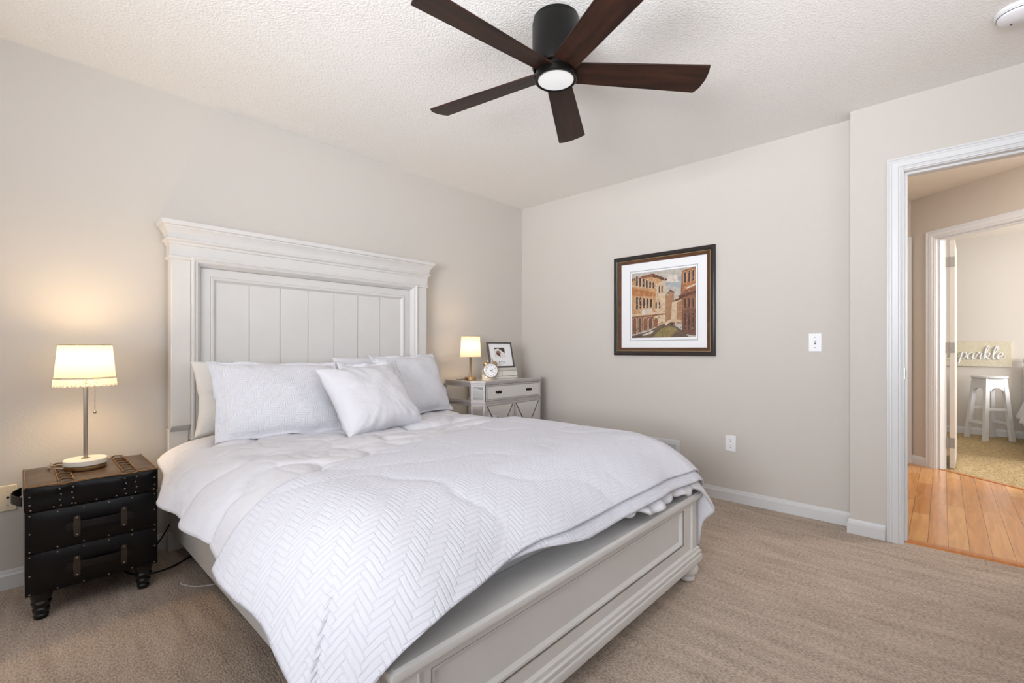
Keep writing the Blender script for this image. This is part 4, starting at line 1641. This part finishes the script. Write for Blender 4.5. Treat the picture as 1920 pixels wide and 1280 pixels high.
def archwin(u0, u1, v0, v1, col='dark', edge='cream'):
    um = (u0 + u1) / 2
    r = (u1 - u0) / 2
    for g, c in ((0.008, edge), (0, col)):
        pts = [(u0 - g, v0 - g * 0.5), (u1 + g, v0 - g * 0.5)] + [(um + (r + g) * math.cos(PI * k / 8), v1 - r + (r * 1.4 + g) * math.sin(PI * k / 8)) for k in range(9)]
        A(c, pts)


A('sky', [(0, 0), (1, 0), (1, 1), (0, 1)])
A('skyb', [(0.5, 0.78), (0.85, 0.7), (0.9, 0.86), (0.6, 0.9)])
A('pale', [(0.55, 0.82), (0.75, 0.80), (0.72, 0.92), (0.6, 0.93)])
A('tower', [(0.55, 0.2), (0.68, 0.2), (0.68, 0.66), (0.62, 0.69), (0.55, 0.63)])
A('roof', [(0.55, 0.63), (0.62, 0.70), (0.70, 0.66), (0.68, 0.655), (0.62, 0.68)])
A('cream', [(0.63, 0.2), (0.80, 0.2), (0.80, 0.56), (0.65, 0.52)])
A('tower', [(0.72, 0.2), (0.86, 0.2), (0.86, 0.58), (0.72, 0.50)])
A('roof', [(0.64, 0.52), (0.72, 0.56), (0.9, 0.60), (0.9, 0.57), (0.72, 0.53)])
A('tan', [(0, 0.05), (0.54, 0.22), (0.55, 0.86), (0.40, 0.94), (0, 0.90)])
A('tan2', [(0, 0.66), (0.54, 0.60), (0.54, 0.64), (0, 0.78)])
A('cream', [(0.38, 0.2), (0.54, 0.24), (0.55, 0.86), (0.40, 0.80)])
A('roof', [(0.35, 0.97), (0.58, 0.86), (0.57, 0.84), (0.52, 0.85), (0.3, 0.93)])
A('brown', [(0, 0.92), (0.34, 0.97), (0.36, 0.93), (0, 0.88)])
A('cream', [(0, 0.80), (0.54, 0.72), (0.54, 0.735), (0, 0.825)])
A('cream', [(0, 0.33), (0.54, 0.36), (0.54, 0.385), (0, 0.37)])
A('brown', [(0, 0.30), (0.54, 0.34), (0.54, 0.36), (0, 0.33)])
for k in range(6):
    u = 0.07 + k * 0.055
    archwin(u, u + 0.032, 0.80 - k * 0.012, 0.95 - k * 0.024)
for k in range(2):
    archwin(0.445 + k * 0.04, 0.465 + k * 0.04, 0.67, 0.77)
for k in range(5):
    u = 0.07 + k * 0.058
    archwin(u, u + 0.036, 0.44 + k * 0.004, 0.63 - k * 0.012)
for k in range(2):
    archwin(0.39 + k * 0.055, 0.415 + k * 0.055, 0.43, 0.53)
A('pale', [(0.17, 0.36), (0.34, 0.38), (0.34, 0.44), (0.17, 0.43)])
A('shade', [(0, 0.05), (0.36, 0.14), (0.36, 0.32), (0, 0.29)])
for k in range(5):
    u = 0.02 + k * 0.088
    archwin(u, u + 0.058, 0.06 + k * 0.025, 0.30 - k * 0.004, 'shade' if k % 2 else 'brown', 'cream')
A('brown', [(1, 0.02), (0.80, 0.05), (0.80, 0.58), (0.78, 0.62), (0.80, 0.96), (1, 1)])
A('tan2', [(0.80, 0.66), (1, 0.72), (1, 0.98), (0.80, 0.94)])
A('shade', [(0.80, 0.06), (1, 0.02), (1, 0.40), (0.80, 0.38)])
A('roof', [(0.74, 0.60), (1, 0.66), (1, 0.62), (0.76, 0.56)])
for k in range(3):
    archwin(0.83 + k * 0.06, 0.86 + k * 0.06, 0.78 + 0.01 * k, 0.93 + 0.01 * k)
    archwin(0.83 + k * 0.06, 0.86 + k * 0.06, 0.42, 0.56, 'dark', 'tower')
    archwin(0.83 + k * 0.06, 0.86 + k * 0.06, 0.12 - k * 0.02, 0.34, 'dark', 'brown')
A('pale', [(0.86, 0.69), (1, 0.74), (1, 0.76), (0.86, 0.71)])
A('water', [(0, 0), (0.9, 0), (0.80, 0.10), (0.62, 0.22), (0.50, 0.20), (0.3, 0.10), (0, 0.03)])
A('olive', [(0.34, 0.0), (0.62, 0.0), (0.74, 0.12), (0.62, 0.17), (0.48, 0.13)])
A('cream', [(0.54, 0.21), (0.60, 0.255), (0.68, 0.27), (0.76, 0.26), (0.80, 0.24), (0.80, 0.21), (0.70, 0.235), (0.60, 0.215), (0.56, 0.17)])
A('dark', [(0.58, 0.18), (0.64, 0.22), (0.70, 0.215), (0.68, 0.18), (0.62, 0.165)])
A('pale', [(0.15, 0.035), (0.30, 0.09), (0.38, 0.11), (0.32, 0.06), (0.2, 0.03)])
A('dark', [(0.0, 0.01), (0.16, 0.04), (0.22, 0.03), (0.02, 0.0)])
drng = random.Random(11)
for _ in range(520):
    u, v = drng.random(), drng.random()
    if v < 0.14 + 0.1 * min(u, 1 - u):
        c = drng.choice(['water', 'olive', 'shade', 'water'])
    elif u < 0.53:
        c = drng.choice(['tan', 'tan2', 'cream', 'tan'] if v > 0.34 else ['shade', 'brown', 'tan2', 'shade'])
    elif u > 0.80:
        c = drng.choice(['tan2', 'brown', 'tan'] if v > 0.6 else ['shade', 'brown', 'brown', 'tan2'])
    elif v < 0.62:
        c = drng.choice(['tower', 'tower', 'tan'])
    else:
        c = drng.choice(['sky', 'sky', 'skyb'])
    a = drng.uniform(0, PI)
    L, W_2 = drng.uniform(0.006, 0.016), drng.uniform(0.003, 0.007)
    ca, sa = math.cos(a), math.sin(a)
    q = [(u + x * L * ca - y * W_2 * sa, v + x * L * sa + y * W_2 * ca) for x, y in ((-1, -0.6), (0.2, -1), (1, 0.1), (0.3, 1), (-0.8, 0.7))]
    if all(0.005 < a_ < 0.995 and 0.005 < b_ < 0.995 for a_, b_ in q):
        A(c, q)
art.build('print', pm, pic, smooth=0, recalc=False)

# ------------------------------------------------------------------ ceiling fan
FXc, FYc = -1.879, -1.864
fan = thing('ceiling_fan', 'black flush ceiling fan with five dark walnut blades and a round light', 'ceiling fan', (FXc, FYc, 2.20))
mb = MB()
mb.lathe([(0.0, 2.232), (0.092, 2.232), (0.098, 2.240), (0.098, 2.418), (0.094, 2.425), (0.094, 2.44), (0.0, 2.44)], (FXc, FYc, 0), 48)
mb.build('motor_housing', M['fanblack'], fan)
mb = MB()
mb.lathe([(0.0, 2.206), (0.075, 2.206), (0.082, 2.21), (0.082, 2.228), (0.07, 2.234), (0.0, 2.234)], (FXc, FYc, 0), 40)
mb.build('blade_hub', M['fanblack'], fan)
mb = MB()
mb.lathe([(0.074, 2.187), (0.084, 2.184), (0.088, 2.188), (0.089, 2.208), (0.085, 2.216), (0.0, 2.216)], (FXc, FYc, 0), 48, cap=False)
lr = mb.build('light_ring', M['fanblack'], fan)
mb = MB()
mb.lathe([(0.0, 2.186), (0.076, 2.188), (0.077, 2.20), (0.0, 2.20)], (FXc, FYc, 0), 48)
mb.build('light_lens', M['lens'], lr)
w0, w1, RT = 0.054, 0.073, 0.645
out = [(0.05, -w0 * 0.95), (RT * 0.985, -w1), (RT, -w1 * 0.55), (RT + 0.004, 0.0), (RT - 0.002, w1 * 0.6), (RT * 0.975, w1 * 0.96), (RT * 0.965, w1), (0.05, w0 * 0.95)]
for k in range(5):
    mb = MB()
    mb.poly(out, 0.007, base=-0.0035)
    bl = mb.build('blade', M['walnut'], fan, local=True, bevel=0.002)
    bl.matrix_local = Matrix.Translation((0, 0, 0.022)) @ Matrix.Rotation(R(-42.5 + 72 * k), 4, 'Z') @ Matrix.Rotation(R(-13.7), 4, 'X')

sd = thing('smoke_detector', 'round white smoke detector on the ceiling near the doorway', 'smoke detector', (-0.648, -3.275, 2.44))
mb = MB()
mb.lathe([(0.0, 2.44), (0.072, 2.44), (0.072, 2.428), (0.066, 2.424), (0.062, 2.412), (0.05, 2.404), (0.0, 2.402)], (-0.648, -3.275, 0), 40)
mb.build('housing', M['plastic'], sd)
mb = MB()
mb.lathe([(0.058, 2.4215), (0.0655, 2.4215), (0.0655, 2.419), (0.058, 2.419)], (-0.648, -3.275, 0), 40)
mb.ball((-0.62, -3.255, 2.403), 0.004, 8)
mb.build('sensor_ring', M['slot'], sd)

# ------------------------------------------------------------------ cords on the carpet
def smooth_path(pts, n=10):
    pts = [Vector(p) for p in pts]
    out_ = []
    for i in range(len(pts) - 1):
        p0, p1, p2, p3 = pts[max(i - 1, 0)], pts[i], pts[i + 1], pts[min(i + 2, len(pts) - 1)]
        for k in range(n):
            t = k / n
            out_.append(0.5 * ((2 * p1) + (p2 - p0) * t + (2 * p0 - 5 * p1 + 4 * p2 - p3) * t * t + (3 * p1 - p0 - 3 * p2 + p3) * t ** 3))
    out_.append(pts[-1])
    return out_


mb = MB()
mb.tube(smooth_path([(-2.80, -0.10, 0.30), (-2.86, -0.085, 0.16), (-2.93, -0.09, 0.05), (-3.02, -0.12, 0.006), (-3.06, -0.20, 0.005), (-3.0, -0.30, 0.005), (-2.90, -0.30, 0.005), (-2.78, -0.22, 0.005), (-2.6, -0.2, 0.005)]), 0.0035, 8)
tag(mb.build('black_cable', M['cord'], None), 'black power cord curling on the carpet between trunk and bed', 'cord')
mb = MB()
mb.tube(smooth_path([(-2.74, -0.07, 0.09), (-2.82, -0.075, 0.10), (-2.92, -0.07, 0.095), (-3.0, -0.06, 0.10)]), 0.0035, 8)
tag(mb.build('white_cable', M['cordwhite'], None), 'white cable running along the baseboard behind the bed leg', 'cord')
mb = MB()
mb.tube(smooth_path([(-2.70, -0.62, 0.004), (-2.80, -0.64, 0.004), (-2.87, -0.60, 0.004), (-2.905, -0.535, 0.004)]), 0.003, 8)
mb.ball((-2.907, -0.53, 0.008), 0.007, 10)
tag(mb.build('charging_cable', M['cordwhite'], None), 'short white cable end lying on the carpet by the bed rail', 'cord')

# ------------------------------------------------------------------ far bedroom
st = thing('bar_stool', 'white wooden stool with splayed legs under the glitter sign', 'stool', (4.43, -3.45, -0.004), R(33))
mb = MB()
mb.lathe([(0.0, 0.722), (0.150, 0.722), (0.158, 0.728), (0.160, 0.738), (0.156, 0.748), (0.0, 0.750)], (0, 0, 0), 36)
mb.build('seat', M['trim'], st, local=True)
tp_, bt_ = 0.085, 0.135
for sx in (-1, 1):
    for sy in (-1, 1):
        mb = MB()
        c = 0.021
        top = [(sx * tp_ + a * c, sy * tp_ + b_ * c, 0.722) for a, b_ in ((-1, -1), (1, -1), (1, 1), (-1, 1))]
        bot = [(sx * bt_ + a * c, sy * bt_ + b_ * c, 0.0) for a, b_ in ((-1, -1), (1, -1), (1, 1), (-1, 1))]
        mb.add(bot + top, [(3, 2, 1, 0), (4, 5, 6, 7), (0, 1, 5, 4), (1, 2, 6, 5), (2, 3, 7, 6), (3, 0, 4, 7)])
        mb.build('leg', M['trim'], st, local=True, bevel=0.002)


def lerp(z_):
    return bt_ + (tp_ - bt_) * z_ / 0.722


for k in range(4):
    rot = Matrix.Rotation(k * PI / 2, 4, 'Z')
    # arched apron
    mb = MB()
    zt, zb = 0.72, 0.52
    pts = [(-lerp(zb), zb), (-lerp(zt), zt), (lerp(zt), zt), (lerp(zb), zb), (lerp(zb) - 0.02, zb)]
    pts += [(0.075 * math.cos(PI * q / 8), 0.54 + 0.07 * math.sin(PI * q / 8)) for q in range(9)] + [(-lerp(zb) + 0.02, zb)]
    mb.poly(pts, 0.016, axis='y', base=-lerp(0.62) - 0.016)
    mb.xf(rot)
    mb.build('apron', M['trim'], st, local=True)
    zz = 0.20 if k % 2 == 0 else 0.36
    mb = MB()
    mb.box(-lerp(zz), lerp(zz), -lerp(zz) - 0.012, -lerp(zz) + 0.012, zz - 0.016, zz + 0.016)
    mb.xf(rot)
    mb.build('stretcher', M['trim'], st, local=True, bevel=0.002)

sg = thing('wall_sign', 'champagne glitter sign with white script lettering above the white stool', 'sign', (4.724, -3.36, 1.0))
SY0, SY1, SZ0, SZ1 = -3.654, -3.02, 0.845, 1.150
mb = MB()
mb.box(4.694, 4.722, SY0, SY1, SZ0, SZ1)
mb.build('board', M['glitter'], sg, bevel=0.003)
# script strokes, x to the right (towards -y), height in units of the x-height
GLY = [
    (-0.55, [[(0.62, 1.75), (0.45, 1.95), (0.2, 1.85), (0.12, 1.5), (0.35, 1.15), (0.55, 0.75), (0.45, 0.2), (0.1, 0.0), (-0.12, 0.2), (-0.05, 0.42)]]),
    (0.72, [[(-0.1, 0.3), (0.08, 0.85), (0.15, 1.0), (0.12, 0.4), (0.04, -0.85)], [(0.12, 0.6), (0.3, 0.98), (0.52, 0.92), (0.58, 0.5), (0.42, 0.06), (0.2, 0.05), (0.12, 0.25)], [(0.5, 0.15), (0.68, 0.2)]]),
    (1.36, [[(0.52, 0.85), (0.32, 1.0), (0.08, 0.75), (0.04, 0.25), (0.2, 0.0), (0.42, 0.2), (0.55, 0.95), (0.52, 0.3), (0.62, 0.02), (0.82, 0.3)]]),
    (2.10, [[(0.02, 0.2), (0.14, 0.8), (0.2, 1.08), (0.26, 0.9), (0.46, 0.88), (0.42, 0.3), (0.52, 0.02), (0.72, 0.3)]]),
    (2.74, [[(0.0, 0.2), (0.25, 1.2), (0.36, 1.75), (0.28, 1.95), (0.14, 1.6), (0.12, 0.02)], [(0.14, 0.4), (0.34, 0.92), (0.52, 0.85), (0.42, 0.55), (0.2, 0.5), (0.42, 0.1), (0.6, 0.02), (0.78, 0.3)]]),
    (3.46, [[(0.0, 0.2), (0.28, 1.2), (0.36, 1.75), (0.26, 1.95), (0.14, 1.6), (0.12, 0.4), (0.24, 0.02), (0.46, 0.3)]]),
    (3.86, [[(0.04, 0.3), (0.36, 0.55), (0.46, 0.82), (0.34, 1.0), (0.14, 0.8), (0.10, 0.3), (0.28, 0.0), (0.55, 0.12), (0.78, 0.42)]]),
]
XH = 0.066
for off, strokes in GLY:
    mb = MB()
    for stx in strokes:
        pts = []
        for (a, b_) in stx:
            pts.append((4.689, -3.122 - (off + a + 0.12 * b_) * 0.1025, 0.937 + b_ * XH * 1.18))
        pp = smooth_path(pts, 6)
        rr = []
        for i in range(len(pp)):
            d_ = pp[min(i + 1, len(pp) - 1)] - pp[max(i - 1, 0)]
            down = max(0.0, -d_.z) / (d_.length + 1e-9)
            rr.append(0.006 + 0.0045 * down)
        mb.tube(pp, rr, 8)
    mb.build('letter', M['trim'], sg)

bd2 = thing('bed', 'white bed at the edge of the far bedroom', 'bed', (4.1, -4.4, 0))
mb = MB()
mb.box(3.05, 4.62, -5.1, -3.74, 0.18, 0.50)
mb.build('mattress_base', M['trim'], bd2, bevel=0.03)
hb = MB()
hb.box(4.64, 4.69, -5.15, -3.80, 0.0, 0.86)
hb.lathe([(0.03, 0.0), (0.03, 0.86), (0.022, 0.88), (0.034, 0.91), (0.034, 0.94), (0.0, 0.965)], (4.66, -3.775, 0), 20)
hb.build('headboard', M['trim'], bd2, bevel=0.005)
for x in (3.1, 4.55):
    for y in (-5.05, -3.8):
        mb = MB()
        mb.box(x - 0.03, x + 0.03, y - 0.03, y + 0.03, -0.004, 0.19)
        mb.build('leg', M['trim'], bd2)


def duvet_fn(u, v):
    x = 3.0 + 1.55 * v
    s = -5.0 + 1.5 * u                      # arc along y
    e = max(0.0, s + 3.95)
    h, d_ = edge_curve(e, 0.22, 1.25)
    y = min(s, -3.95) + h + 0.02 * math.sin(x * 19) * min(1, e * 3)
    z_ = 0.60 - d_ + 0.03 * noise.noise(Vector((x * 5, s * 5, 2))) - 0.02 * max(0, 1 - abs(noise.noise(Vector((x * 6, s * 4, 8)))) * 3)
    return (x, s), Vector((x, y, z_))


dv = cloth(duvet_fn, None, None, 70, 60)
tag(dv.build('duvet', M['linen'], None, solid=0.02, smooth=180), 'puffy white duvet hanging off the bed in the far bedroom', 'duvet')
